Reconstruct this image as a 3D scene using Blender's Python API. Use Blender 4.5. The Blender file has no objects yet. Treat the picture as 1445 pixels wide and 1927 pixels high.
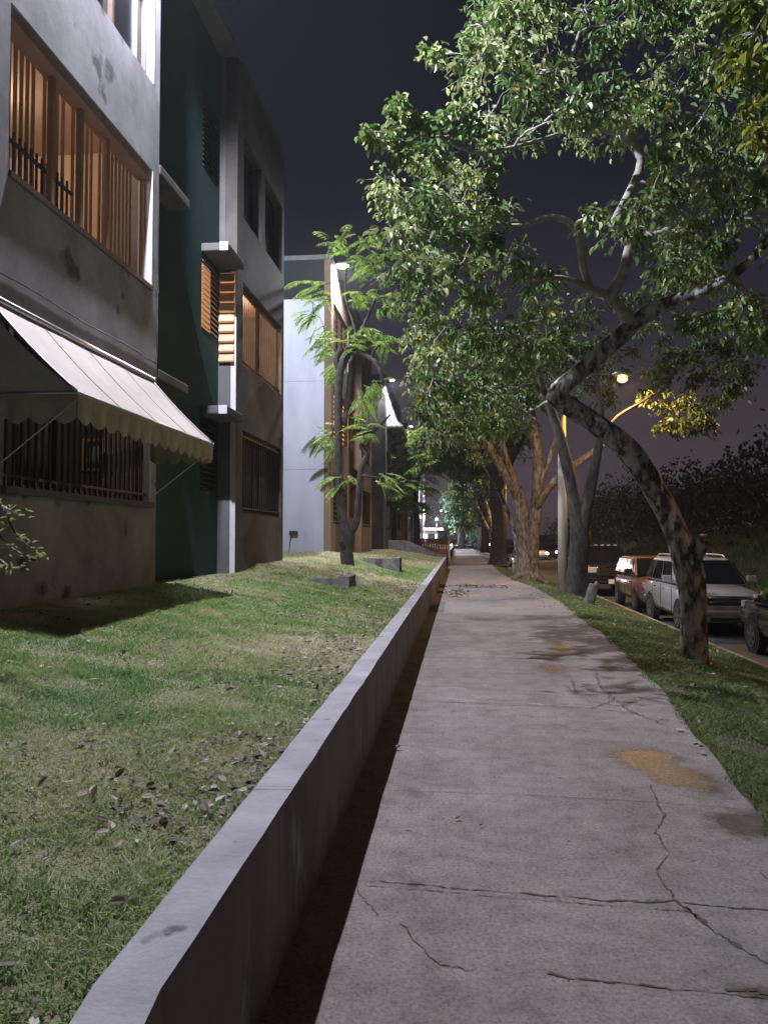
import bpy, math, random
import numpy as np
from mathutils import Vector, Matrix
S = bpy.context.scene
C = S.collection
R = math.radians
rnd = random.Random(7)
rng = np.random.default_rng(11)

# ------------------------------------------------------------------ camera
F = 1450.0                      # focal length in photo pixels (photo 1445 x 1927)
YAW, PITCH, EYE = R(5.57), R(1.915), 1.6
cam_d = bpy.data.cameras.new('camera')
cam = bpy.data.objects.new('camera', cam_d); C.objects.link(cam)
cam.location = (0, 0, EYE)
cam.rotation_euler = (math.pi/2 + PITCH, 0, YAW)
cam_d.sensor_fit = 'VERTICAL'; cam_d.sensor_height = 36.0
cam_d.lens = 36.0*F/1927.0
cam_d.clip_start = 0.05; cam_d.clip_end = 2000
S.camera = cam
_M = Matrix.Rotation(YAW, 3, 'Z') @ Matrix.Rotation(math.pi/2 + PITCH, 3, 'X')

def ray(px, py):
    return _M @ Vector((px-722.5, 963.5-py, -F))
def aty(px, py, y):
    d = ray(px, py); return Vector((0, 0, EYE)) + d*(y/d.y)
def atx(px, py, x):
    d = ray(px, py); return Vector((0, 0, EYE)) + d*(x/d.x)
def atz(px, py, z):
    d = ray(px, py); return Vector((0, 0, EYE)) + d*((z-EYE)/d.z)

# ------------------------------------------------------------------ night sky
W = bpy.data.worlds.new('World'); S.world = W; W.use_nodes = True
nt = W.node_tree; nt.nodes.clear()
out = nt.nodes.new('ShaderNodeOutputWorld'); bg = nt.nodes.new('ShaderNodeBackground')
tc = nt.nodes.new('ShaderNodeTexCoord'); sx = nt.nodes.new('ShaderNodeSeparateXYZ')
rp = nt.nodes.new('ShaderNodeValToRGB')
nz = nt.nodes.new('ShaderNodeTexNoise'); nz.inputs['Scale'].default_value = 2.2
ad = nt.nodes.new('ShaderNodeMath'); ad.operation = 'MULTIPLY_ADD'; ad.inputs[1].default_value = 0.16
nt.links.new(tc.outputs['Generated'], sx.inputs[0])
nt.links.new(tc.outputs['Generated'], nz.inputs['Vector'])
nt.links.new(nz.outputs['Fac'], ad.inputs[0]); nt.links.new(sx.outputs['Z'], ad.inputs[2])
nt.links.new(ad.outputs[0], rp.inputs[0]); nt.links.new(rp.outputs[0], bg.inputs[0])
nt.links.new(bg.outputs[0], out.inputs[0])
e = rp.color_ramp.elements
e[0].position = 0.05; e[0].color = (.070, .056, .068, 1)
e[1].position = 0.70; e[1].color = (.0080, .0090, .0155, 1)
for p, c in ((.2, (.052, .042, .054, 1)), (.34, (.026, .023, .034, 1)), (.5, (.0125, .0128, .0210, 1))):
    q = e.new(p); q.color = c
bg.inputs[1].default_value = 1.0
S.view_settings.view_transform = 'Standard'; S.view_settings.look = 'None'
S.view_settings.exposure = 0.0; S.view_settings.gamma = 1.0
S.cycles.max_bounces = 6; S.cycles.diffuse_bounces = 3; S.cycles.glossy_bounces = 3
S.cycles.transmission_bounces = 3; S.cycles.transparent_max_bounces = 6
S.cycles.use_denoising = True
S.cycles.sample_clamp_indirect = 4.0

WHITE = (.88, .89, 1.0); SODIUM = (1.0, .56, .20); WARM = (1.0, .62, .30)
P_FLOOD = 5700

# ------------------------------------------------------------------ helpers
def tag(o, label=None, cat=None, group=None, kind=None):
    if label: o['label'] = label
    if cat: o['category'] = cat
    if group: o['group'] = group
    if kind: o['kind'] = kind
    return o

def empty(name, loc=(0, 0, 0)):
    o = bpy.data.objects.new(name, None); C.objects.link(o); o.location = loc
    o.empty_display_size = .2
    return o

def link(name, me, parent=None):
    o = bpy.data.objects.new(name, me); C.objects.link(o)
    if parent is not None:
        o.parent = parent
        # meshes are built in world coordinates: cancel the chain of parent offsets
        p = parent; off = Vector((0, 0, 0))
        while p is not None:
            off += Vector(p.location); p = p.parent
        o.location = -off
    return o

class MB:
    def __init__(s): s.v = []; s.f = []; s.m = []
    def add(s, vs, fs, mi=0):
        b = len(s.v); s.v += [tuple(v) for v in vs]
        s.f += [tuple(i+b for i in f) for f in fs]; s.m += [mi]*len(fs); return s
    def box(s, x0, x1, y0, y1, z0, z1, mi=0):
        vs = [(x, y, z) for z in (z0, z1) for y in (y0, y1) for x in (x0, x1)]
        return s.add(vs, [(0, 2, 3, 1), (4, 5, 7, 6), (0, 1, 5, 4), (2, 6, 7, 3), (0, 4, 6, 2), (1, 3, 7, 5)], mi)
    def prism(s, poly, a0, a1, axis='x', mi=0):
        n = len(poly)
        mk = {'x': lambda p, a: (a, p[0], p[1]), 'y': lambda p, a: (p[0], a, p[1]), 'z': lambda p, a: (p[0], p[1], a)}[axis]
        vs = [mk(p, a0) for p in poly] + [mk(p, a1) for p in poly]
        fs = [tuple(range(n))[::-1], tuple(range(n, 2*n))] + [(i, (i+1) % n, n+(i+1) % n, n+i) for i in range(n)]
        return s.add(vs, fs, mi)
    def tube(s, pts, rad, n=8, mi=0, cap=True, wob=0.0):
        pts = [Vector(p) for p in pts]
        if not hasattr(rad, '__len__'): rad = [rad]*len(pts)
        vs = []; fs = []
        u = None
        for i, p in enumerate(pts):
            t = (pts[min(i+1, len(pts)-1)] - pts[max(i-1, 0)])
            if t.length < 1e-7: t = Vector((0, 0, 1))
            t.normalize()
            if u is None:
                u = t.orthogonal().normalized()
            else:
                u = (u - t*u.dot(t));
                u = u.normalized() if u.length > 1e-6 else t.orthogonal().normalized()
            w = t.cross(u)
            for k in range(n):
                a = 2*math.pi*k/n
                r = rad[i]*(1 + (rnd.uniform(-wob, wob) if wob else 0))
                vs.append(p + (u*math.cos(a) + w*math.sin(a))*r)
        for i in range(len(pts)-1):
            for k in range(n):
                a = i*n+k; b = i*n+(k+1) % n
                fs.append((a, b, b+n, a+n))
        if cap:
            fs.append(tuple(range(n))[::-1]); fs.append(tuple(range((len(pts)-1)*n, len(pts)*n)))
        return s.add(vs, fs, mi)
    def build(s, name, mats, parent=None, smooth=False, bevel=0, seg=2):
        me = bpy.data.meshes.new(name); me.from_pydata(s.v, [], s.f)
        mats = mats if isinstance(mats, (list, tuple)) else [mats]
        for m in mats: me.materials.append(m)
        if len(mats) > 1: me.polygons.foreach_set('material_index', s.m)
        if smooth: me.polygons.foreach_set('use_smooth', [True]*len(s.f))
        me.update()
        o = link(name, me, parent)
        if bevel:
            b = o.modifiers.new('bevel', 'BEVEL'); b.width = bevel; b.segments = seg; b.limit_method = 'ANGLE'; b.angle_limit = R(35)
        return o

def smoothpath(pts, rads, k=3):
    """Catmull-Rom through points with radii."""
    P = [Vector(p) for p in pts]; out_p = []; out_r = []
    n = len(P)
    for i in range(n-1):
        p0, p1, p2, p3 = P[max(i-1, 0)], P[i], P[i+1], P[min(i+2, n-1)]
        for j in range(k):
            t = j/k
            out_p.append(.5*((2*p1) + (p2-p0)*t + (2*p0-5*p1+4*p2-p3)*t*t + (3*p1-p0-3*p2+p3)*t**3))
            out_r.append(rads[i]*(1-t)+rads[i+1]*t)
    out_p.append(P[-1]); out_r.append(rads[-1])
    return out_p, out_r

def sst(a, b, x):
    t = np.clip((np.asarray(x, float)-a)/(b-a), 0, 1); return t*t*(3-2*t)

_tab = np.random.default_rng(5).random((64, 64))
def vnoise(x, y):
    x = np.asarray(x, float); y = np.asarray(y, float)
    xi = np.floor(x).astype(int); yi = np.floor(y).astype(int); fx = x-xi; fy = y-yi
    fx = fx*fx*(3-2*fx); fy = fy*fy*(3-2*fy)
    g = lambda a, b: _tab[a % 64, b % 64]
    return (g(xi, yi)*(1-fx)+g(xi+1, yi)*fx)*(1-fy)+(g(xi, yi+1)*(1-fx)+g(xi+1, yi+1)*fx)*fy

def np_mesh(name, V, Fc, mat, parent=None, tint=None, smooth=False):
    me = bpy.data.meshes.new(name)
    me.from_pydata(np.asarray(V, dtype=np.float32), [], np.asarray(Fc, dtype=np.int32))
    if isinstance(mat, (list, tuple)):
        for m in mat: me.materials.append(m)
    else: me.materials.append(mat)
    if tint is not None:
        a = me.attributes.new('tint', 'FLOAT', 'FACE'); a.data.foreach_set('value', np.asarray(tint, np.float32))
    if smooth: me.polygons.foreach_set('use_smooth', [True]*len(me.polygons))
    me.update()
    return link(name, me, parent)

def unit(a):
    return a/np.maximum(np.linalg.norm(a, axis=1, keepdims=True), 1e-9)

def leaf_geo(P, D, N, L, Wd, tint, fold=.18, curl=.12):
    P = np.asarray(P, float); D = unit(np.asarray(D, float)); N = np.asarray(N, float)
    N = unit(N - D*np.sum(N*D, axis=1, keepdims=True)); Sd = np.cross(D, N)
    L = np.asarray(L)[:, None]; Wd = np.asarray(Wd)[:, None]
    f = N*Wd*fold*2
    V = np.stack([P,
                  P + D*L*.30 + Sd*Wd*.46 + f, P + D*L*.68 + Sd*Wd*.40 + f - N*L*curl*.4,
                  P + D*L - N*L*curl,
                  P + D*L*.68 - Sd*Wd*.40 + f - N*L*curl*.4, P + D*L*.30 - Sd*Wd*.46 + f], axis=1)
    n = len(P); b = (np.arange(n)*6)[:, None]
    Fc = np.concatenate([b+np.array([[0, 1, 2, 3]]), b+np.array([[0, 3, 4, 5]])], axis=1).reshape(-1, 4)
    return V.reshape(-1, 3), Fc, np.repeat(np.asarray(tint), 2)

# ------------------------------------------------------------------ materials
def nmat(name):
    m = bpy.data.materials.new(name); m.use_nodes = True
    n = m.node_tree; b = n.nodes['Principled BSDF']
    return m, n, b

def pm(name, col, rough=.8, metal=0.0, col2=None, scale=6, detail=6, spots=None, bump=0.0, bscale=40, spec=.5,
       lo=.35, hi=.65, stretch=None, coat=0.0):
    m, n, b = nmat(name)
    b.inputs['Roughness'].default_value = rough; b.inputs['Metallic'].default_value = metal
    b.inputs['Base Color'].default_value = (*col, 1); b.inputs['Specular IOR Level'].default_value = spec
    if coat: b.inputs['Coat Weight'].default_value = coat; b.inputs['Coat Roughness'].default_value = .08
    tc = n.nodes.new('ShaderNodeTexCoord'); vec = tc.outputs['Object']
    if stretch:
        mp = n.nodes.new('ShaderNodeMapping'); mp.inputs['Scale'].default_value = stretch
        n.links.new(vec, mp.inputs[0]); vec = mp.outputs[0]
    last = None
    if col2 is not None:
        t = n.nodes.new('ShaderNodeTexNoise'); t.inputs['Scale'].default_value = scale; t.inputs['Detail'].default_value = detail
        t.inputs['Roughness'].default_value = .62
        n.links.new(vec, t.inputs['Vector'])
        r = n.nodes.new('ShaderNodeValToRGB'); n.links.new(t.outputs['Fac'], r.inputs[0])
        r.color_ramp.elements[0].position = lo; r.color_ramp.elements[0].color = (*col, 1)
        r.color_ramp.elements[1].position = hi; r.color_ramp.elements[1].color = (*col2, 1)
        last = r.outputs[0]
    if spots:
        t = n.nodes.new('ShaderNodeTexNoise'); t.inputs['Scale'].default_value = spots[1]; t.inputs['Detail'].default_value = 4
        n.links.new(vec, t.inputs['Vector'])
        r = n.nodes.new('ShaderNodeMapRange'); r.inputs['From Min'].default_value = spots[2]; r.inputs['From Max'].default_value = spots[2]+.07
        n.links.new(t.outputs['Fac'], r.inputs[0])
        mx = n.nodes.new('ShaderNodeMix'); mx.data_type = 'RGBA'
        n.links.new(r.outputs[0], mx.inputs[0])
        if last is not None: n.links.new(last, mx.inputs[6])
        else: mx.inputs[6].default_value = (*col, 1)
        mx.inputs[7].default_value = (*spots[0], 1); last = mx.outputs[2]
    if last is not None: n.links.new(last, b.inputs['Base Color'])
    if bump:
        t = n.nodes.new('ShaderNodeTexNoise'); t.inputs['Scale'].default_value = bscale; t.inputs['Detail'].default_value = 8
        n.links.new(vec, t.inputs['Vector'])
        bp = n.nodes.new('ShaderNodeBump'); bp.inputs['Strength'].default_value = bump; bp.inputs['Distance'].default_value = .02
        n.links.new(t.outputs['Fac'], bp.inputs['Height']); n.links.new(bp.outputs[0], b.inputs['Normal'])
    return m

def emat(name, col, strength):
    m, n, b = nmat(name)
    b.inputs['Base Color'].default_value = (*[min(1, c) for c in col], 1)
    b.inputs['Emission Color'].default_value = (*col, 1); b.inputs['Emission Strength'].default_value = strength
    return m

def leafmat(name, ramp, rough=.42, trans=.25):
    m, n, b = nmat(name)
    at = n.nodes.new('ShaderNodeAttribute'); at.attribute_name = 'tint'
    r = n.nodes.new('ShaderNodeValToRGB'); n.links.new(at.outputs['Fac'], r.inputs[0])
    el = r.color_ramp.elements
    el[0].position = ramp[0][0]; el[0].color = (*ramp[0][1], 1)
    el[1].position = ramp[-1][0]; el[1].color = (*ramp[-1][1], 1)
    for p, c in ramp[1:-1]:
        q = el.new(p); q.color = (*c, 1)
    n.links.new(r.outputs[0], b.inputs['Base Color']); b.inputs['Roughness'].default_value = rough
    if trans:
        tr = n.nodes.new('ShaderNodeBsdfTranslucent'); n.links.new(r.outputs[0], tr.inputs[0])
        mx = n.nodes.new('ShaderNodeMixShader'); mx.inputs[0].default_value = trans
        n.links.new(b.outputs[0], mx.inputs[1]); n.links.new(tr.outputs[0], mx.inputs[2])
        n.links.new(mx.outputs[0], n.nodes['Material Output'].inputs[0])
    return m

M = {}
M['grey_wall'] = pm('grey_stucco', (.37, .365, .405), .9, col2=(.19, .187, .205), scale=1.2, detail=8, spots=((.09, .088, .095), 2.1, .62), bump=.25, bscale=70)
M['brown_wall'] = pm('brown_grey_stucco', (.125, .113, .105), .9, col2=(.065, .058, .053), scale=1.6, detail=8, bump=.25, bscale=70)
M['teal_wall'] = pm('teal_paint', (.015, .058, .057), .85, col2=(.011, .045, .045), scale=1.5, bump=.15, bscale=80)
M['white_paint'] = pm('white_paint', (.68, .67, .72), .7, col2=(.60, .59, .64), scale=4)
M['pale_wall'] = pm('pale_blue_paint', (.54, .555, .68), .85, col2=(.42, .45, .55), scale=1.4, bump=.12, bscale=80, stretch=(1, 1, .25))
M['ochre_wall'] = pm('ochre_stucco', (.20, .138, .085), .9, col2=(.145, .10, .062), scale=1.2, bump=.2, bscale=70)
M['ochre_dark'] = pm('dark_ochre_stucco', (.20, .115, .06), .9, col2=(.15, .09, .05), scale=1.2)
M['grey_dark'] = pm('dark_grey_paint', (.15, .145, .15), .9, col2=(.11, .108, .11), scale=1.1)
M['joint'] = pm('joint_filler', (.33, .35, .42), .9)
M['parapet'] = pm('dark_parapet_paint', (.016, .021, .024), .9, col2=(.012, .015, .018), scale=2)
M['roof'] = pm('roof_cement', (.16, .16, .17), .9, col2=(.11, .11, .12), scale=2)
M['metal_dark'] = pm('dark_painted_metal', (.035, .03, .028), .55, col2=(.05, .04, .035), scale=9)
M['bar_brown'] = pm('rust_brown_metal', (.10, .055, .04), .6, col2=(.06, .04, .03), scale=9)
M['frame_tan'] = pm('tan_frame_paint', (.33, .22, .15), .6, col2=(.26, .17, .12), scale=5)
M['wood_slat'] = pm('wooden_slat', (.42, .20, .10), .6, col2=(.34, .15, .075), scale=6, stretch=(4, 4, .4))
M['glass_dark'] = pm('dark_window_glass', (.015, .016, .018), .12)
M['room_dark'] = pm('dim_room_paint', (.12, .105, .10), .9)
M['room_brown'] = pm('brown_room_paint', (.13, .075, .045), .9)
M['room_warm'] = pm('warm_room_paint', (.52, .38, .28), .9)
M['curtain'] = pm('grey_curtain_cloth', (.36, .34, .35), .9, col2=(.22, .21, .22), scale=14, stretch=(1, 1, .05))
M['louver'] = pm('beige_louver', (.50, .38, .27), .55)
M['louver_dark'] = pm('dark_louver', (.05, .052, .055), .5)
M['lit_louver'] = emat('lit_jalousie_pane', (1.0, .50, .20), .42)
M['lit_amber'] = emat('lit_amber_window', (1.0, .36, .06), 1.3)
M['lit_dim'] = emat('dim_lit_window', (1.0, .55, .28), .16)
M['canvas'] = pm('awning_canvas', (.46, .41, .385), .85, col2=(.40, .352, .325), scale=3, bump=.05, bscale=200)
M['valance'] = pm('tan_valance_canvas', (.42, .37, .31), .85, col2=(.30, .25, .19), scale=3.5)
M['pole_metal'] = pm('galvanised_tube', (.5, .5, .5), .4, .8)
M['bark'] = pm('grey_bark', (.42, .40, .40), .95, col2=(.06, .052, .050), scale=7, detail=12, spots=((.55, .54, .54), 6, .60), bump=1.0, bscale=26, lo=.42, hi=.56, stretch=(1, 1, .5))
M['bark_pale'] = pm('pale_limb_bark', (.46, .43, .40), .9, col2=(.26, .235, .215), scale=9, detail=10, bump=.6, bscale=30, lo=.3, hi=.6)
M['bark_brown'] = pm('brown_bark', (.21, .175, .145), .95, col2=(.065, .052, .043), scale=11, detail=12, bump=1.0, bscale=22, lo=.4, hi=.6, stretch=(1, 1, .4))
M['bark_dark'] = pm('dark_bark', (.062, .056, .052), .95, col2=(.016, .014, .013), scale=12, detail=9, bump=.8, bscale=25, stretch=(1, 1, .4))
M['pole_conc'] = pm('utility_pole_concrete', (.40, .36, .31), .9, col2=(.30, .27, .23), scale=5, bump=.2, bscale=50, stretch=(1, 1, .2))
M['tar'] = pm('asphalt', (.060, .054, .050), .75, col2=(.040, .037, .036), scale=1.5, bump=.4, bscale=120)
M['kerb'] = pm('kerb_concrete', (.30, .27, .23), .9, col2=(.18, .16, .13), scale=4, bump=.3, bscale=60)
M['block'] = pm('weathered_block', (.24, .235, .24), .95, col2=(.10, .098, .1), scale=4, bump=.4, bscale=40)
M['rubber'] = pm('tyre_rubber', (.018, .018, .019), .8)
M['rim'] = pm('alloy_rim', (.45, .45, .47), .35, .9)
M['chrome'] = pm('chrome', (.75, .75, .77), .15, 1.0)
M['car_glass'] = pm('car_glass', (.010, .011, .012), .03, spec=.5)
M['headlight'] = pm('headlight_lens', (.55, .56, .58), .12, .3)
M['plate'] = pm('licence_plate', (.75, .74, .72), .5)
M['black_plastic'] = pm('black_plastic', (.02, .02, .022), .5)
M['car_silver'] = pm('silver_car_paint', (.42, .40, .42), .32, .35, coat=.7)
M['car_red'] = pm('dark_red_car_paint', (.19, .085, .058), .3, .25, coat=.7)
M['car_black'] = pm('black_car_paint', (.010, .010, .012), .3, coat=.35, spec=.3)
M['car_green'] = pm('dark_green_car_paint', (.020, .028, .030), .22, .2, coat=1)
M['car_grey'] = pm('grey_car_paint', (.09, .09, .10), .3, .3, coat=.8)
M['dry_leaf'] = leafmat('dry_leaf', [(0, (.05, .036, .028)), (.35, (.17, .125, .10)), (.7, (.36, .30, .25)), (1, (.58, .53, .46))], .65, .15)
M['leaf'] = leafmat('glossy_leaf', [(0, (.08, .17, .05)), (.4, (.18, .28, .08)), (.75, (.33, .40, .15)), (.93, (.46, .50, .24)), (1, (.62, .44, .08))], .46, .25)
M['leaf_dark'] = leafmat('dark_green_leaf', [(0, (.05, .10, .032)), (.6, (.12, .18, .055)), (1, (.22, .24, .07))], .45, .25)
M['leaf_feather'] = leafmat('feathery_leaflet', [(0, (.11, .24, .045)), (.6, (.24, .38, .07)), (1, (.44, .50, .09))], .5, .45)
M['leaf_teal'] = leafmat('blue_green_leaf', [(0, (.06, .14, .09)), (1, (.16, .30, .18))], .5, .25)
M['leaf_wood'] = leafmat('wood_leaf', [(0, (.012, .018, .012)), (1, (.035, .045, .026))], .8, .1)
M['grass'] = leafmat('grass_blade', [(0, (.12, .28, .07)), (.35, (.26, .38, .12)), (.65, (.50, .50, .27)), (1, (.68, .60, .45))], .55, .4)
M['grass_verge'] = leafmat('verge_grass_blade', [(0, (.075, .16, .045)), (.4, (.17, .23, .075)), (1, (.40, .36, .22))], .55, .4)
M['bank_weed'] = leafmat('bank_weed', [(0, (.035, .075, .024)), (1, (.09, .12, .045))], .7, .2)
M['bank'] = pm('bank_scrub', (.035, .045, .018), .95, col2=(.055, .055, .02), scale=1.2, bump=.6, bscale=6)
M['soil'] = pm('lawn_soil', (.18, .195, .10), .95, col2=(.34, .30, .20), scale=26, detail=9, bump=1.0, bscale=90)
M['verge_soil'] = pm('verge_soil', (.065, .06, .036), .95, col2=(.12, .105, .065), scale=14, detail=9, bump=.8, bscale=60)
M['ground'] = pm('dark_ground', (.03, .03, .02), .95)

# ------------------------------------------------------------------ ground shapes
def lawn_z(x, y):
    x = np.asarray(x, float); y = np.asarray(y, float)
    t = np.clip((-.84-x)/3.16, 0, 1)
    z = .50 + .47*(.5*t + .5*t*t*(3-2*t))
    z = z + .035*(vnoise(x*1.3+9, y*.9)-.5)*sst(0, .25, t)
    z = z + .10*sst(14.0, 14.9, y)*sst(-1.9, -2.5, x)*sst(26, 22, y)
    z = z + .10*sst(22.1, 22.8, y)*sst(-1.6, -2.2, x)*sst(30, 27, y)
    return z
def kerb_x(y):
    return 4.80 - 1.15*sst(32, 38, y)
def walk_edge(y):
    y = np.asarray(y, float)
    return np.interp(y, [-14, 2.5, 4.5, 6, 8, 11, 15, 20, 25, 30, 36, 130], [1.6, 1.62, 1.70, 1.84, 2.06, 2.28, 2.40, 2.50, 2.42, 2.0, 1.9, 1.9]) + .08*(vnoise(y*.75, 3.3)-.5) + .05*(vnoise(y*2.3, 8.1)-.5)
def verge_z(x, y):
    e_ = walk_edge(y); k = kerb_x(y)
    t = np.clip((np.asarray(x, float)-e_)/np.maximum(k-e_, .1), 0, 1)
    return -.015 - .44*(.4*t+.6*t*t*(3-2*t)) + .05*(vnoise(np.asarray(x)*1.7, np.asarray(y)*1.1+20)-.5)*sst(0, .15, t)*sst(1, .9, t)
ROAD = -.58

g = MB(); g.add([(-600, -200, -1.2), (600, -200, -1.2), (600, 1200, -1.2), (-600, 1200, -1.2)], [(0, 1, 2, 3)])
tag(g.build('ground', M['ground']), 'dark open ground reaching the horizon', 'ground', kind='structure')

def grid_obj(name, xs, ys, zf, mat):
    X, Y = np.meshgrid(xs, ys); Z = zf(X, Y)
    V = np.stack([X, Y, Z], -1).reshape(-1, 3); nx = len(xs); ny = len(ys)
    i = np.arange(nx*ny).reshape(ny, nx)
    Fc = np.stack([i[:-1, :-1], i[:-1, 1:], i[1:, 1:], i[1:, :-1]], -1).reshape(-1, 4)
    return np_mesh(name, V, Fc, mat, smooth=True)
xs = np.concatenate([np.linspace(-40, -5, 8), np.linspace(-4.6, -.76, 32)])
ys = np.concatenate([np.linspace(-14, 0, 12), np.linspace(.3, 30, 130), np.linspace(31, 110, 60)])
tag(grid_obj('lawn', xs, ys, lawn_z, M['soil']), 'sloping lawn rising from the low wall to the buildings', 'lawn', kind='structure')

ys = np.concatenate([np.linspace(-14, 0, 20), np.linspace(.3, 30, 150), np.linspace(31, 130, 80)])
u = np.linspace(0, 1, 16)
VX = walk_edge(ys)[:, None]*(1-u)[None] + (kerb_x(ys)-.02)[:, None]*u[None] ; VX[:, 0] -= .12
VY = np.repeat(ys[:, None], 16, 1); VZ = verge_z(VX, VY)
i = np.arange(VX.size).reshape(VX.shape)
Fc = np.stack([i[:-1, :-1], i[:-1, 1:], i[1:, 1:], i[1:, :-1]], -1).reshape(-1, 4)
tag(np_mesh('verge', np.stack([VX, VY, VZ], -1).reshape(-1, 3), Fc, M['verge_soil'], smooth=True), 'grass verge between the sidewalk and the kerb', 'verge', kind='structure')

r_ = MB(); r_.add([(3.0, -14, ROAD), (11.6, -14, ROAD), (11.6, 220, ROAD), (3.0, 220, ROAD)], [(0, 1, 2, 3)])
tag(r_.build('road', M['tar']), 'asphalt street beside the verge', 'road', kind='structure')
k = MB(); ky = list(np.linspace(-14, 31, 40)) + list(np.linspace(31.5, 39, 24)) + list(np.linspace(41, 130, 20))
vs = []
for y in ky:
    x = float(kerb_x(y)); vs += [(x-.04, y, -.70), (x-.04, y, -.455), (x+.11, y, -.46), (x+.14, y, -.70)]
fs = [(4*i_+a, 4*i_+a+1, 4*i_+a+5, 4*i_+a+4) for i_ in range(len(ky)-1) for a in range(3)]
k.add(vs, fs); tag(k.build('kerb', M['kerb']), 'worn concrete kerb along the street', 'kerb', kind='structure')

# bank on the far side of the street
xs = np.linspace(11.5, 45, 24); ys = np.linspace(-14, 230, 80)
def bank_z(x, y): return ROAD + .04 + 2.6*sst(11.8, 20, x) + .8*(vnoise(x*.5, y*.35)-.5)*sst(11.6, 14, x)
tag(grid_obj('bank', xs, ys, bank_z, M['bank']), 'overgrown bank on the far side of the street', 'bank', kind='structure')

# ------------------------------------------------------------------ sidewalk with joints, cracks and wet patches
def sidewalk_mat():
    m, n, b = nmat('sidewalk_concrete'); L = n.links.new; b.inputs['Specular IOR Level'].default_value = .22
    tc = n.nodes.new('ShaderNodeTexCoord'); v = tc.outputs['Object']
    def noise(scale, detail=6, rough=.6):
        t = n.nodes.new('ShaderNodeTexNoise'); t.inputs['Scale'].default_value = scale; t.inputs['Detail'].default_value = detail
        t.inputs['Roughness'].default_value = rough; L(v, t.inputs['Vector']); return t.outputs['Fac']
    def ramp(src, stops):
        r = n.nodes.new('ShaderNodeValToRGB'); L(src, r.inputs[0]); el = r.color_ramp.elements
        el[0].position, el[0].color = stops[0][0], (*stops[0][1], 1); el[1].position, el[1].color = stops[-1][0], (*stops[-1][1], 1)
        for p, c in stops[1:-1]:
            q = el.new(p); q.color = (*c, 1)
        return r.outputs[0]
    def mix(a, b_, fac, mode='MIX'):
        x = n.nodes.new('ShaderNodeMix'); x.data_type = 'RGBA'; x.blend_type = mode
        for s, i_ in ((fac, 0), (a, 6), (b_, 7)):
            if hasattr(s, 'links'): L(s, x.inputs[i_])
            else: x.inputs[i_].default_value = s if i_ == 0 else (*s, 1)
        return x.outputs[2]
    base = ramp(noise(1.6, 12, .72), [(.3, (.150, .131, .126)), (.46, (.215, .192, .186)), (.58, (.24, .215, .207)), (.72, (.285, .26, .25))])
    fine = ramp(noise(55, 5, .75), [(.30, (.42, .42, .42)), (.48, (.95, .95, .95)), (.70, (1.35, 1.32, 1.3))])
    col = mix(base, fine, 1.0, 'MULTIPLY')
    streak = n.nodes.new('ShaderNodeTexNoise'); mp = n.nodes.new('ShaderNodeMapping'); mp.inputs['Scale'].default_value = (1.1, 5, 1)
    L(v, mp.inputs[0]); L(mp.outputs[0], streak.inputs['Vector']); streak.inputs['Scale'].default_value = 1.4; streak.inputs['Detail'].default_value = 5
    col = mix(col, ramp(streak.outputs['Fac'], [(.35, (.86, .86, .86)), (.6, (1.03, 1.03, 1.03))]), .45, 'MULTIPLY')
    col = mix(col, ramp(noise(6, 8, .7), [(.32, (.70, .69, .68)), (.5, (1, 1, 1)), (.68, (1.16, 1.14, 1.12))]), .9, 'MULTIPLY')
    pits = ramp(noise(13, 4, .6), [(.27, (.30, .28, .27)), (.34, (1, 1, 1))])
    col = mix(col, pits, .8, 'MULTIPLY')
    # wet patches: distance to a few spots on the slab, edges broken up by noise
    wet = None
    dn = noise(2.6, 6, .6)
    sx_ = n.nodes.new('ShaderNodeSeparateXYZ'); L(v, sx_.inputs[0])
    for cx, cy, rx, ry in WET:
        def mth(op, a, b2=None, c=None):
            q = n.nodes.new('ShaderNodeMath'); q.operation = op
            for i_, s in enumerate((a, b2, c)):
                if s is None: continue
                if hasattr(s, 'links'): L(s, q.inputs[i_])
                else: q.inputs[i_].default_value = s
            return q.outputs[0]
        dx = mth('DIVIDE', mth('SUBTRACT', sx_.outputs['X'], cx), rx); dy = mth('DIVIDE', mth('SUBTRACT', sx_.outputs['Y'], cy), ry)
        d = mth('SQRT', mth('ADD', mth('MULTIPLY', dx, dx), mth('MULTIPLY', dy, dy)))
        d = mth('ADD', d, mth('MULTIPLY', mth('SUBTRACT', dn, .5), 3.4))
        r = n.nodes.new('ShaderNodeMapRange'); r.inputs[1].default_value = 1.20; r.inputs[2].default_value = .45; L(d, r.inputs[0])
        wet = r.outputs[0] if wet is None else mth('MAXIMUM', wet, r.outputs[0])
    col = mix(col, (.46, .41, .35), wet, 'MULTIPLY')
    L(col, b.inputs['Base Color'])
    rr = n.nodes.new('ShaderNodeMapRange'); rr.inputs[3].default_value = .85; rr.inputs[4].default_value = .33; L(wet, rr.inputs[0]); rn = n.nodes.new('ShaderNodeMapRange'); rn.inputs[1].default_value = .35; rn.inputs[2].default_value = .65; rn.inputs[3].default_value = .8; rn.inputs[4].default_value = 1.7; L(noise(30, 4, .6), rn.inputs[0]); L(mth('MULTIPLY', rr.outputs[0], rn.outputs[0]), b.inputs['Roughness'])
    bp = n.nodes.new('ShaderNodeBump'); bp.inputs['Strength'].default_value = .35; bp.inputs['Distance'].default_value = .01
    L(noise(60, 8, .7), bp.inputs['Height']); L(bp.outputs[0], b.inputs['Normal'])
    return m
def zpt(px, py): 
    p = atz(px, py, 0); return (p.x, p.y)
WET = []
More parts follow.
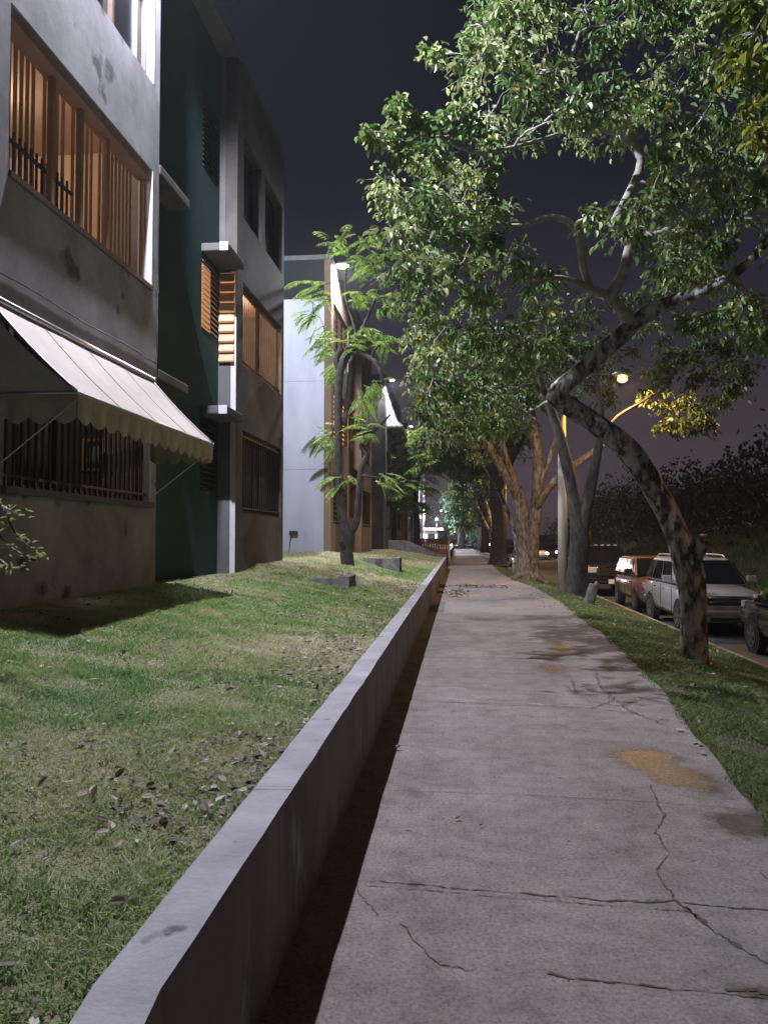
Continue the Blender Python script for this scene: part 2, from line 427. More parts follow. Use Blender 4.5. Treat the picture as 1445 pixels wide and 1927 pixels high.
for (px, py, wx, wy) in ((1290, 1465, .22, .40), (1210, 1425, .30, .32), (1048, 1260, .22, .45), (1400, 1545, .2, .25), (1050, 1212, .18, .8), (905, 1165, .5, .5), (1420, 1870, .1, .07)):
    q = zpt(px, py); WET.append((q[0], q[1], wx, wy))
M['walk'] = sidewalk_mat()
M['crack'] = pm('crack_dirt', (.045, .039, .034), .95, col2=(.105, .095, .078), scale=14)
M['crack_edge'] = pm('chipped_concrete', (.40, .38, .38), .9, col2=(.33, .31, .31), scale=14)

sw = MB()
ys = list(np.linspace(-14, 0, 10)) + list(np.linspace(.5, 40, 120)) + list(np.linspace(41, 130, 60))
vs = []
for y in ys:
    x1 = float(walk_edge(y)); vs += [(-.70, y, 0), (x1, y, 0), (x1+.02, y, -.12)]
sw.add(vs, [(3*i_, 3*i_+1, 3*i_+4, 3*i_+3) for i_ in range(len(ys)-1)] + [(3*i_+1, 3*i_+2, 3*i_+5, 3*i_+4) for i_ in range(len(ys)-1)], 0)
def crack(pts, w, mi=1, jit=.012, sub=6, z=.003, vary=.6):
    """irregular flat strip along a path on the slab"""
    w = w*(.62 if mi == 1 else .8); P = []
    for a, b_ in zip(pts[:-1], pts[1:]):
        n_ = max(2, int(math.hypot(b_[0]-a[0], b_[1]-a[1])/.018))
        for j in range(n_):
            t = j/n_; P.append((a[0]+(b_[0]-a[0])*t+rnd.uniform(-jit, jit), a[1]+(b_[1]-a[1])*t+rnd.uniform(-jit, jit)))
    P.append(pts[-1]); vs = []
    for i_ in range(1, len(P)-1): P[i_] = (P[i_][0]+.018*(float(vnoise(i_*.23, w*900+pts[0][0]*7))-.5)*min(1, w*90), P[i_][1]+.03*(float(vnoise(i_*.23+40, w*900))-.5)*min(1, w*90))
    for i_, p in enumerate(P):
        a = P[max(0, i_-1)]; b_ = P[min(len(P)-1, i_+1)]
        dx, dy = b_[0]-a[0], b_[1]-a[1]; l = math.hypot(dx, dy) or 1
        ww = w*.5*(1+rnd.uniform(-vary, vary))*(.35+1.3*float(vnoise(i_*.17, pts[0][1]*5))); 
        if i_ in (0, len(P)-1): ww *= .2
        vs += [(p[0]-dy/l*ww, p[1]+dx/l*ww, z), (p[0]+dy/l*ww, p[1]-dx/l*ww, z)]
    sw.add(vs, [(2*i_, 2*i_+1, 2*i_+3, 2*i_+2) for i_ in range(len(P)-1)], mi)
Z = lambda L: [zpt(*p) for p in L]
crack(Z([(655, 1657), (750, 1662), (860, 1672), (960, 1681), (1080, 1690), (1140, 1695)]), .012, jit=.006, vary=.9)
crack(Z([(1140, 1696), (1210, 1698), (1270, 1696)]), .022, jit=.006)
crack(Z([(1270, 1696), (1340, 1706), (1420, 1712), (1520, 1722)]), .012, jit=.005, vary=.8)
crack(Z([(690, 1668), (800, 1676), (960, 1690), (1120, 1703), (1300, 1716)]), .006, jit=.006, vary=1)
crack(Z([(1222, 1475), (1235, 1510), (1250, 1535), (1233, 1565), (1256, 1605), (1232, 1640), (1268, 1692), (1300, 1718), (1340, 1752), (1385, 1782), (1450, 1818), (1520, 1850)]), .013, jit=.008)
crack(Z([(1285, 1708), (1310, 1722), (1330, 1738)]), .03, jit=.004); crack(Z([(1375, 1772), (1395, 1786)]), .035, jit=.004)
crack(Z([(668, 1662), (690, 1700), (712, 1725)]), .006); crack(Z([(745, 1738), (765, 1745), (773, 1770), (800, 1788), (815, 1810), (850, 1820)]), .009, jit=.01)
crack(Z([(850, 1820), (905, 1830)]), .005); crack(Z([(1028, 1834), (1060, 1838), (1085, 1842)]), .016, jit=.004)
crack(Z([(1085, 1842), (1150, 1850), (1300, 1866), (1450, 1880)]), .010, jit=.005)
crack(Z([(1365, 1866), (1400, 1862), (1445, 1872), (1500, 1880)]), .022, jit=.01)
for L in ([(1120, 1262), (1128, 1290), (1150, 1310), (1200, 1318)], [(1060, 1292), (1090, 1300), (1130, 1302)], [(1110, 1335), (1150, 1320), (1145, 1300)], [(1150, 1312), (1190, 1340), (1250, 1365)], [(1075, 1280), (1085, 1300)], [(1100, 1318), (1165, 1330), (1210, 1315)]):
    crack(Z(L), .014, jit=.03)
def joint(y, slope, x0, x1, w, mi=1): crack([(x0, y), (x1, y+slope*(x1-x0))], w, mi, jit=.004, vary=.5)
crack(Z([(762, 1313), (880, 1318), (990, 1324), (1120, 1331)]), .022, mi=2, jit=.006); crack(Z([(762, 1318), (880, 1323), (1000, 1329), (1130, 1335)]), .014, jit=.006, z=.005)
crack(Z([(1130, 1335), (1210, 1345)]), .01)
crack(Z([(708, 1487), (860, 1492), (1010, 1498), (1200, 1508), (1390, 1522)]), .006, jit=.003)
crack(Z([(735, 1402), (900, 1407), (1090, 1412)]), .004, jit=.003)
crack(Z([(860, 1595), (895, 1603)]), .005); crack(Z([(1430, 1640), (1445, 1660)]), .01)
for y in (10.4, 12.0, 14.2, 16.8, 19.4, 22.2, 27.6, 31, 35, 39, 43, 47, 52): joint(y, rnd.uniform(-.03, .03), -.5, float(walk_edge(y))-.05, rnd.uniform(.012, .03), mi=1)
crack([(.2, 24.9), (.9, 25.0), (1.5, 24.8)], .07, jit=.05)
for _ in range(34):     # small spalls and gum spots
    x, y = rnd.uniform(-.4, 1.5), rnd.uniform(2.1, 9); crack([(x, y), (x+rnd.uniform(.01, .03), y+rnd.uniform(-.006, .006))], rnd.uniform(.006, .02), jit=.002)
tag(sw.build('sidewalk', [M['walk'], M['crack'], M['crack_edge']]), 'cracked concrete sidewalk with wet patches', 'sidewalk', kind='structure')

# ------------------------------------------------------------------ low wall beside the sidewalk
def lowwall_mat():
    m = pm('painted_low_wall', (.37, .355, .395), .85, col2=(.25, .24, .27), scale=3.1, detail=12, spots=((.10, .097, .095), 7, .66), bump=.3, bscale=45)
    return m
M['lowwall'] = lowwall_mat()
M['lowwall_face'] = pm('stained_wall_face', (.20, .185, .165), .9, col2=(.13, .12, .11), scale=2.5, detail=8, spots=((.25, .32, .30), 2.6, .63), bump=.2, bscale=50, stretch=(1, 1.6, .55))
path = [(-.40, -6), (-.52, -.6), (-.62, .7), (-.741, 1.69), (-.745, 12), (-.74, 24), (-.73, 40.5)]
pp = [path[0], path[1]]
for (xa, ya), (xb, yb) in zip(path[1:-1], path[2:]):
    k_ = max(1, int((yb-ya)/.22))
    pp += [(xa+(xb-xa)*j/k_+(rnd.uniform(-.0035, .0035) if j < k_ else 0), ya+(yb-ya)*j/k_) for j in range(1, k_+1)]
path = pp
lw = MB(); vs = []
for i_, (x, y) in enumerate(path):
    zt = .60 + rnd.uniform(-.003, .003) + .006*(float(vnoise(y*.7, 2.2))-.5)
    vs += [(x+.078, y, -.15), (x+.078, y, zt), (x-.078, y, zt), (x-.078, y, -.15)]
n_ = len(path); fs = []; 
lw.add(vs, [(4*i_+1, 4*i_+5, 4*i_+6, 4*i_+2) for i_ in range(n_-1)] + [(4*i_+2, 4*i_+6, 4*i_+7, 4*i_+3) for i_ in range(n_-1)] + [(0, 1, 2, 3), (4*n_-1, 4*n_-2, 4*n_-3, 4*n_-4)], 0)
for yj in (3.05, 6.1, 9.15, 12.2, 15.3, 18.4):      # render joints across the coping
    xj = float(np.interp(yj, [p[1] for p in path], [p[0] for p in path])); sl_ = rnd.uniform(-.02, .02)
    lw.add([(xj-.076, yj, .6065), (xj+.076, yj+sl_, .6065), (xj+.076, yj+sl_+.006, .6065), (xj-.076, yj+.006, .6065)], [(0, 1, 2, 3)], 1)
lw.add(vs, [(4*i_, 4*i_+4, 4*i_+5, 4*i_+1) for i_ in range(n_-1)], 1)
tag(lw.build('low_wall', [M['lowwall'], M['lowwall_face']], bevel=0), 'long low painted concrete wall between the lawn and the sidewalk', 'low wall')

# low concrete blocks stepping across the lawn
def step_block(yy, x0, x1, zt0, zt1, label):
    b = MB(); zb = float(lawn_z(x1, yy-.2))-.25
    b.prism([(x0, zb), (x1, zb), (x1, zt1), (x0, zt0)], yy, yy+.22, 'y')
    b.box(x1-.17, x1+.02, yy-.03, yy+.85, zb, zt1+.03)
    tag(b.build('retaining_block', M['block'], bevel=.012), label, 'concrete block', 'concrete blocks stepping across the lawn')
step_block(14.0, -2.78, -2.02, .86, .86, 'weathered concrete retaining block in the lawn in front of the twin stemmed feathery tree')
step_block(22.0, -2.75, -1.72, 1.02, 1.0, 'brown concrete retaining block in the lawn behind the twin stemmed feathery tree')

# ------------------------------------------------------------------ flood lamps
def flood(loc, aim, power, label, group='floodlights on the apartment roofs', col=WHITE, size=R(168), radius=.07, name='floodlight', lens=1.0):
    x, y, z = loc
    t = empty(name, (x, y, z)); tag(t, label, 'lamp', group)
    h = MB(); h.box(x-.16, x+.10, y-.13, y+.13, z+.075, z+.17); h.tube([(x-.12, y, z+.12), (x-.34, y, z+.02)], .03, 8)
    h.build('housing', M['metal_dark'], t, bevel=.02)
    l = MB(); l.tube([(x, y, z+.074), (x, y, z+.045), (x, y, z+.022)], [.115*lens, .10*lens, .05*lens], 16); l.build('lens', emat('lit_lamp_lens', col, 60), t, True)
    ld = bpy.data.lights.new('lamp_light', 'SPOT'); ld.energy = power; ld.color = col; ld.spot_size = size; ld.spot_blend = .35; ld.shadow_soft_size = radius
    lo = bpy.data.objects.new('lamp_light', ld); C.objects.link(lo); lo.parent = t; lo.location = (0, 0, -.04)
    lo.rotation_euler = Vector(aim).to_track_quat('-Z', 'Y').to_euler()
    return t
LX = -3.72
flood((LX, 7.95, 10.35), (.45, -.02, -.85), P_FLOOD, 'white floodlight at the roof edge above the striped warm window of the nearest block')
flood((-3.78, 24.7, 10.42), (.3, -.1, -.95), 4200, 'glaring white floodlight at the top corner of the pale end wall', lens=1.8)
flood((-3.62, 41.75, 10.15), (.3, 0, -.95), 2200, 'white floodlight above the white hood awning of the third block')
flood((-3.75, 60.4, 10.3), (.3, 0, -.95), 700, 'white floodlight on the fourth block down the path')

# ------------------------------------------------------------------ apartment buildings
FX = -4.0; TOP = 10.42; SILL = (2.06, 4.83, 7.60); OPH = 1.60
def wall_open(mb, x, thick, y0, y1, z0, z1, ops, mi=0):
    """wall in the plane X=x (facing +X), thick inwards, with rectangular openings (y0,y1,z0,z1)"""
    Y = sorted({y0, y1, *[o[0] for o in ops], *[o[1] for o in ops]}); Zs = sorted({z0, z1, *[o[2] for o in ops], *[o[3] for o in ops]})
    solid = lambda i, j: 0 <= i < len(Y)-1 and 0 <= j < len(Zs)-1 and not any(o[0] <= (Y[i]+Y[i+1])/2 <= o[1] and o[2] <= (Zs[j]+Zs[j+1])/2 <= o[3] for o in ops)
    xb = x-thick
    for i in range(len(Y)-1):
        for j in range(len(Zs)-1):
            if not solid(i, j): continue
            a, b, c, d = Y[i], Y[i+1], Zs[j], Zs[j+1]
            mb.add([(x, a, c), (x, b, c), (x, b, d), (x, a, d)], [(0, 1, 2, 3)], mi)
            mb.add([(xb, a, c), (xb, b, c), (xb, b, d), (xb, a, d)], [(3, 2, 1, 0)], mi)
            for (di, dj, q) in ((-1, 0, [(x, a, c), (x, a, d), (xb, a, d), (xb, a, c)]), (1, 0, [(x, b, d), (x, b, c), (xb, b, c), (xb, b, d)]),
                                (0, -1, [(x, b, c), (x, a, c), (xb, a, c), (xb, b, c)]), (0, 1, [(x, a, d), (x, b, d), (xb, b, d), (xb, a, d)])):
                if not solid(i+di, j+dj): mb.add(q, [(0, 1, 2, 3)], mi if (di or dj == 1) else mi)

def room(parent, y0, y1, z0, z1, depth, mat, light=None, x0=None):
    x1 = (FX-.22) if x0 is None else x0; xa = x1-depth
    mb = MB(); v = [(xa, y0, z0), (xa, y1, z0), (xa, y1, z1), (xa, y0, z1), (x1, y0, z0), (x1, y1, z0), (x1, y1, z1), (x1, y0, z1)]
    mb.add(v, [(0, 1, 2, 3), (0, 4, 5, 1), (3, 2, 6, 7), (0, 3, 7, 4), (1, 5, 6, 2)])
    o = mb.build('room', mat, parent)
    if light:
        ld = bpy.data.lights.new('room_light', 'POINT'); ld.energy = light[0]; ld.color = light[1]; ld.shadow_soft_size = .12
        lo = bpy.data.objects.new('room_light', ld); C.objects.link(lo); lo.parent = o
        off = Vector(parent.location); lo.location = Vector(light[2])
    return o

def bars(parent, y0, y1, z0, z1, x, mat, pitch=.115, r=.009, rail=True):
    mb = MB(); n = int((y1-y0)/pitch)
    for i in range(1, n):
        y = y0+(y1-y0)*i/n; mb.box(x-r, x+r, y-r, y+r, z0, z1)
    if rail:
        for z in (z0+.10, z1-.10): mb.box(x-.016, x+.016, y0, y1, z-.014, z+.014)
    return mb.build('window_bars', mat, parent)

def frame(parent, y0, y1, z0, z1, x, mat, w=.05, mull=(), d=.03):
    mb = MB()
    mb.box(x-d, x+d, y0, y1, z0, z0+w); mb.box(x-d, x+d, y0, y1, z1-w, z1)
    mb.box(x-d, x+d, y0, y0+w, z0+w, z1-w); mb.box(x-d, x+d, y1-w, y1, z0+w, z1-w)
    for m in mull: mb.box(x-d, x+d, m-w*.5, m+w*.5, z0+w, z1-w)
    return mb.build('window_frame', mat, parent)

def louvers(parent, axis, fixed, a0, a1, z0, z1, mat, n=13):
    """jalousie: tilted horizontal slats; axis 'y': in plane X=fixed along Y; axis 'x': in plane Y=fixed along X"""
    mb = MB(); h = (z1-z0)/n
    for i in range(n):
        z = z0+h*(i+.5); t = h*.46
        if axis == 'y':
            vs = [(fixed-.035, a0, z+t), (fixed-.035, a1, z+t), (fixed+.035, a1, z-t), (fixed+.035, a0, z-t)]
            vs += [(a[0]-.004, a[1], a[2]-.008) for a in vs]
        else:
            vs = [(a0, fixed+.035, z+t), (a1, fixed+.035, z+t), (a1, fixed-.035, z-t), (a0, fixed-.035, z-t)]
            vs += [(a[0], a[1]+.004, a[2]-.008) for a in vs]
        mb.add(vs, [(0, 1, 2, 3), (7, 6, 5, 4), (0, 4, 5, 1), (2, 6, 7, 3), (1, 5, 6, 2), (0, 3, 7, 4)])
    return mb.build('louver_window', mat, parent)

def building(Y0, label, wallA, wallB, rec, endm, kind, jamb=None):
    t = empty('apartment_building', (FX-3, Y0, .9)); tag(t, label, 'building', 'apartment blocks along the path')
    yA0, yA1, yB0, yB1 = Y0, Y0+3.92, Y0+7.57, Y0+11.33
    zb = .35; RX = FX-.33
    # panel A (wide window on each storey)
    opsA = [(Y0+.48, Y0+3.73, s, s+OPH) for s in SILL]
    a = MB(); wall_open(a, FX, .22, yA0, yA1, zb, TOP, opsA); a.box(FX-.6, FX-.222, yA1-.16, yA1, zb, TOP); a.build('front_wall', wallA, t)
    if jamb is not None:
        for s in SILL:
            j = MB(); j.box(FX-.20, FX+.004, Y0+3.702, Y0+3.727, s+.003, s+OPH-.004); j.build('jamb', jamb, t)
    # panel B
    opsB = [(yB0+.42, yB1-.22, s, s+OPH-.05) for s in SILL[:2]] + [(yB0+.42, yB0+1.72, SILL[2], SILL[2]+OPH-.05), (yB0+2.0, yB1-.22, SILL[2], SILL[2]+OPH-.05)]
    b = MB(); wall_open(b, FX, .22, yB0, yB1, zb, TOP, opsB); b.build('front_wall', wallB, t)
    # return face of panel B beside the recess, with a jalousie on each storey
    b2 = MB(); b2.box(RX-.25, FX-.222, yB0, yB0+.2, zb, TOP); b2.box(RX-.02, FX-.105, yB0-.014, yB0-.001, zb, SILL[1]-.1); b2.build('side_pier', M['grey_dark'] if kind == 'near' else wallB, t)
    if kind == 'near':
        b2 = MB(); b2.box(FX-.10, FX-.004, yB0-.010, yB0-.001, zb, SILL[1]+OPH+.01); b2.build('lit_corner_strip', M['white_paint'], t)  # painted light: white where lamplight catches the pier, stopped below its dim top
    # recessed strip
    opsR = [(yB0-.95, yB0-.06, s+.35, s+OPH) for s in SILL] + [(yA1+.25, yA1+.75, s+.35, s+OPH) for s in SILL]
    c = MB(); wall_open(c, RX, .2, yA1-.12, yB0, zb, TOP, opsR); c.build('recessed_wall', rec, t)
    # end walls, back, roof slab and parapet
    d = MB(); d.box(FX-9, FX-.222, Y0+.001, Y0+.2, zb, 9.17); d.build('end_wall', endm, t)
    d = MB(); d.box(FX-9, FX-.222, Y0+.03, Y0+.2, 9.171, TOP); d.build('parapet', M['parapet'], t)
    d = MB(); d.box(FX-9, FX-.222, yB1-.2, yB1-.001, zb, TOP-.5); d.box(FX-9.2, FX-9.001, Y0, yB1, zb, TOP-.5); d.build('back_wall', wallB, t)
    d = MB(); d.box(FX-9.25, FX-.002, Y0-.02, yB1+.02, TOP+.002, TOP+.16); d.box(FX-9, FX-.60, Y0+.21, yB1-.21, TOP-.35, TOP); d.build('roof', M['roof'], t, bevel=.02)
    for zz in ():
        pass
    # eyebrow slabs over the small openings
    for s in SILL[:2]:
        e1 = MB(); e1.box(RX+.001, FX+.02, yA1+.002, yA1+1.15, s+OPH+.06, s+OPH+.20); e1.build('eyebrow_slab', wallB, t, bevel=.02)
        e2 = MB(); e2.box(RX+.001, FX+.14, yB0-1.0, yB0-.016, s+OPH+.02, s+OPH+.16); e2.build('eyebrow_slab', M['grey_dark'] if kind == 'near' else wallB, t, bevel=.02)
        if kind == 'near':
            e3 = MB(); e3.box(FX+.0, FX+.145, yB0-1.012, yB0-1.002, s+OPH+.018, s+OPH+.162); e3.build('lit_slab_end', M['white_paint'], t)  # lamplight on the slab's outer end, put in as white colour
    # what stands in the openings
    for i, s in enumerate(SILL):
        z1 = s+OPH; A = opsA[i]
        if kind == 'near':
            if i == 0:
                rm = room(t, Y0+.1, Y0+3.85, s-.6, z1+.3, 2.2, M['room_dark'], (9, (1, .88, .75), (FX-1.6, Y0+2.2, s+1.6)))
                bars(t, A[0], A[1], s, z1, FX-.06, M['metal_dark'], .125, .011)
                frame(t, A[0], A[1], s, z1, FX-.16, M['metal_dark'], .05, (Y0+1.6, Y0+2.7))
                cu = MB()
                for q in range(9): cu.tube([(FX-.5, Y0+1.55+q*.065, s+.05), (FX-.5, Y0+1.55+q*.065, z1+.1)], .035, 6)
                cu.build('curtain', M['curtain'], t, True)
                sl = MB(); sl.box(FX-.2, FX+.05, A[0]-.03, A[1]+.03, s-.07, s-.002); sl.build('sill', M['grey_dark'], t)
            elif i == 1:
                room(t, Y0+.1, Y0+3.85, s-.3, z1+.35, 2.4, M['room_warm'], (48, (1, .78, .56), (FX-1.5, Y0+2.2, z1+.2)))
                # upright wooden blind slats, in bays between posts
                w = MB(); posts = [A[0], Y0+1.42, Y0+2.02, Y0+2.66, A[1]]
                for q in range(4):
                    n = int((posts[q+1]-posts[q]-.08)/.105)
                    for j in range(n):
                        y = posts[q]+.06+(posts[q+1]-posts[q]-.1)*(j+.5)/n
                        dx, dy = .022*math.sin(.2), .022*math.cos(.2)
                        w.prism([(FX-.28-dx, y-dy), (FX-.27-dx, y-dy), (FX-.27+dx, y+dy), (FX-.28+dx, y+dy)], s+.12, z1-.01, 'z')
                w.build('wooden_blind', M['blind'], t)
                frame(t, A[0], A[1], s+.10, z1-.05, FX-.13, M['frame_tan'], .055, posts[1:4])
                hd = MB(); hd.box(FX-.21, FX-.02, A[0], A[1]-.03, z1-.12, z1-.003); hd.build('blind_box', M['frame_tan'], t)
                sl = MB(); sl.box(FX-.2, FX+.03, A[0], A[1]-.03, s+.002, s+.06); sl.build('sill', M['bar_brown'], t)
                bars(t, A[0]+.3, A[0]+1.5, s+.1, s+.62, FX-.20, M['metal_dark'], .10, .010)
            else:
                gl = MB(); gl.box(FX-.17, FX-.15, A[0], A[1], s, z1); gl.build('window_pane', M['glass_dark'], t)
                frame(t, A[0], A[1]-.03, s+.002, z1, FX-.12, M['bar_brown'], .05, (Y0+1.6, Y0+2.7))
        else:
            gl = MB(); gl.box(FX-.17, FX-.15, A[0], A[1], s, z1)
            lit = {('amber', 1): 'lit_amber', ('amber', 2): 'lit_dim', ('mid', 1): 'lit_dim', ('mid', 2): 'glass_dark'}.get((kind, i))
            gl.build('window_pane', M[lit] if lit else M['glass_dark'], t)
            frame(t, A[0], A[1], s, z1, FX-.08, M['ochre_dark'] if kind == 'amber' else M['grey_dark'], .06, (Y0+1.6, Y0+2.7))
            if kind == 'amber': louvers(t, 'y', FX-.05, A[0]+.06, A[1]-.06, s+.06, z1-.06, M['bar_brown'], 9)
            else: bars(t, A[0], A[1], s, z1, FX-.04, M['metal_dark'], .3, .02)
        for o in opsB[i:i+1] if i < 2 else opsB[2:]:
            if i == 1 and kind != 'far':
                room(t, o[0]-.1, o[1]+.1, s-.3, z1+.2, 1.6, M['room_warm'], (120 if kind == 'near' else 22, (1, .68, .42), (FX-.9, (o[0]+o[1])/2, z1-.1)))
                bars(t, o[0], o[1], o[2], o[3], FX-.06, M['metal_dark'], .15, .006)
                frame(t, o[0], o[1], o[2], o[3], FX-.14, M['bar_brown'], .05, ((o[0]+o[1])/2,))
            else:
                gl = MB(); gl.box(FX-.20, FX-.18, o[0], o[1], o[2], o[3]); gl.build('window_pane', M['glass_dark'], t)
                frame(t, o[0], o[1], o[2], o[3], FX-.12, M['bar_brown'], .05, ((o[0]+o[1])/2,) if i < 2 else ())
                if i == 0: bars(t, o[0], o[1], o[2], o[3], FX-.05, M['metal_dark'], .15, .007)
        for o in (opsR[i], opsR[3+i]):
            lit = i == 1 and kind in ('near', 'amber') and o is opsR[i]
            gl = MB(); gl.box(RX-.16, RX-.14, o[0], o[1], o[2], o[3]); gl.build('window_pane', M['lit_louver'] if lit else M['glass_dark'], t)
            louvers(t, 'y', RX-.02, o[0]+.03, o[1]-.03, o[2]+.02, o[3]-.02, M['louver'] if lit else M['louver_dark'])
        if i == 1 and kind == 'near':   # jalousie in the return face
            gl = MB(); gl.box(RX+.02, FX-.03, yB0-.012, yB0-.004, SILL[1]-.05, z1-.02); gl.build('window_pane', M['lit_louver'], t)
            louvers(t, 'x', yB0-.05, RX+.02, FX-.03, SILL[1]-.05, z1-.02, M['louver'], 9)
    return t
M['blind'] = pm('orange_wood_blind', (.48, .33, .21), .6, col2=(.38, .25, .16), scale=6, stretch=(4, 4, .3))
m_ = M['blind'].node_tree; _b = m_.nodes['Principled BSDF']; _src = _b.inputs['Base Color'].links[0].from_socket
_tr = m_.nodes.new('ShaderNodeBsdfTranslucent'); m_.links.new(_src, _tr.inputs[0]); _mx = m_.nodes.new('ShaderNodeMixShader'); _mx.inputs[0].default_value = .45
m_.links.new(_b.outputs[0], _mx.inputs[1]); m_.links.new(_tr.outputs[0], _mx.inputs[2]); m_.links.new(_mx.outputs[0], m_.nodes['Material Output'].inputs[0])

b1 = building(5.95, 'nearest grey apartment block with a dark teal recess and warm lit windows', M['grey_wall'], M['brown_wall'], M['teal_wall'], M['grey_wall'], 'near', M['white_paint'])
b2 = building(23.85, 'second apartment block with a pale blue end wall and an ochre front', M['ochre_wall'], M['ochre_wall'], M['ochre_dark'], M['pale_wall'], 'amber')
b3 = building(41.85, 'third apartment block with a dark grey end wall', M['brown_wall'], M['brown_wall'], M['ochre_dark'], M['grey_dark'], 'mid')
b4 = building(59.85, 'fourth apartment block half hidden by the far lawn tree', M['brown_wall'], M['brown_wall'], M['grey_dark'], M['ochre_dark'], 'far')
b5 = building(77.85, 'farthest apartment block with a floodlit white end wall', M['white_paint'], M['white_paint'], M['grey_dark'], M['white_paint'], 'far')
cbl = MB(); cbl.tube([(FX+.012, y_, 3.92+.012*math.sin(y_*3)) for y_ in np.linspace(5.96, 9.8, 14)] + [(FX+.012, 9.83, 4.05), (FX+.012, 9.83, 6.2)], .009, 6); cbl.build('cable', M['metal_dark'], b1)
# cable box on the pale end wall
cb = MB(); q = aty(553, 1003, 23.85); cb.box(q.x-.13, q.x+.13, 23.77, 23.849, q.z-.06, q.z+.06); cb.tube([(q.x-.05, 23.82, q.z-.06), (q.x-.13, 23.83, q.z-.3), (q.x-.15, 23.83, q.z-.6), (q.x-.6, 23.83, q.z-.72)], .012, 6)
cb.build('cable_box', M['metal_dark'], b2)
for z in (3.75, 6.55):     # thin plaster joints on the end wall
    jn = MB(); jn.box(FX-5, FX-.24, 23.842, 23.8535, z-.004, z+.004); jn.build('plaster_joint', M['joint'], b2)
# lamps hidden behind block corners that light the neighbouring end walls
flood((-5.6, 17.55, 9.75), (.08, .9, -.62), 3000, 'floodlight on the end of the nearest block facing the pale end wall', col=(.86, .90, 1.0), size=R(150))
flood((-5.6, 71.45, 9.6), (.08, .9, -.6), 6000, 'floodlight on the end of the fourth block facing the white end wall', size=R(150))

# picture on the room wall seen through the ground floor bars
PY = 9.80
t = empty('picture_frame', (-4.85, PY-.01, 2.7)); tag(t, 'small square picture in a yellow frame behind the ground floor bars', 'picture')
mb = MB(); a = aty(155, 826, PY-.03); b_ = aty(210, 886, PY-.03); x0, x1, z1, z0 = a.x, b_.x, a.z, b_.z; w = .035
mb.box(x0, x1, PY-.045, PY-.004, z1-w, z1); mb.box(x0, x1, PY-.045, PY-.004, z0, z0+w); mb.box(x0, x0+w, PY-.045, PY-.004, z0+w, z1-w); mb.box(x1-w, x1, PY-.045, PY-.004, z0+w, z1-w)
mb.build('frame', pm('yellow_frame', (.55, .33, .06), .5), t)
mb = MB(); mb.box(x0+w, x1-w, PY-.025, PY-.006, z0+w, z1-w); mb.build('mat_board', pm('dark_mat', (.06, .06, .065), .8), t)
mb = MB(); mb.box(x0+.11, x1-.11, PY-.034, PY-.026, z0+.10, z1-.10); mb.build('print', pm('pale_print', (.45, .46, .45), .7, col2=(.25, .27, .26), scale=12), t)

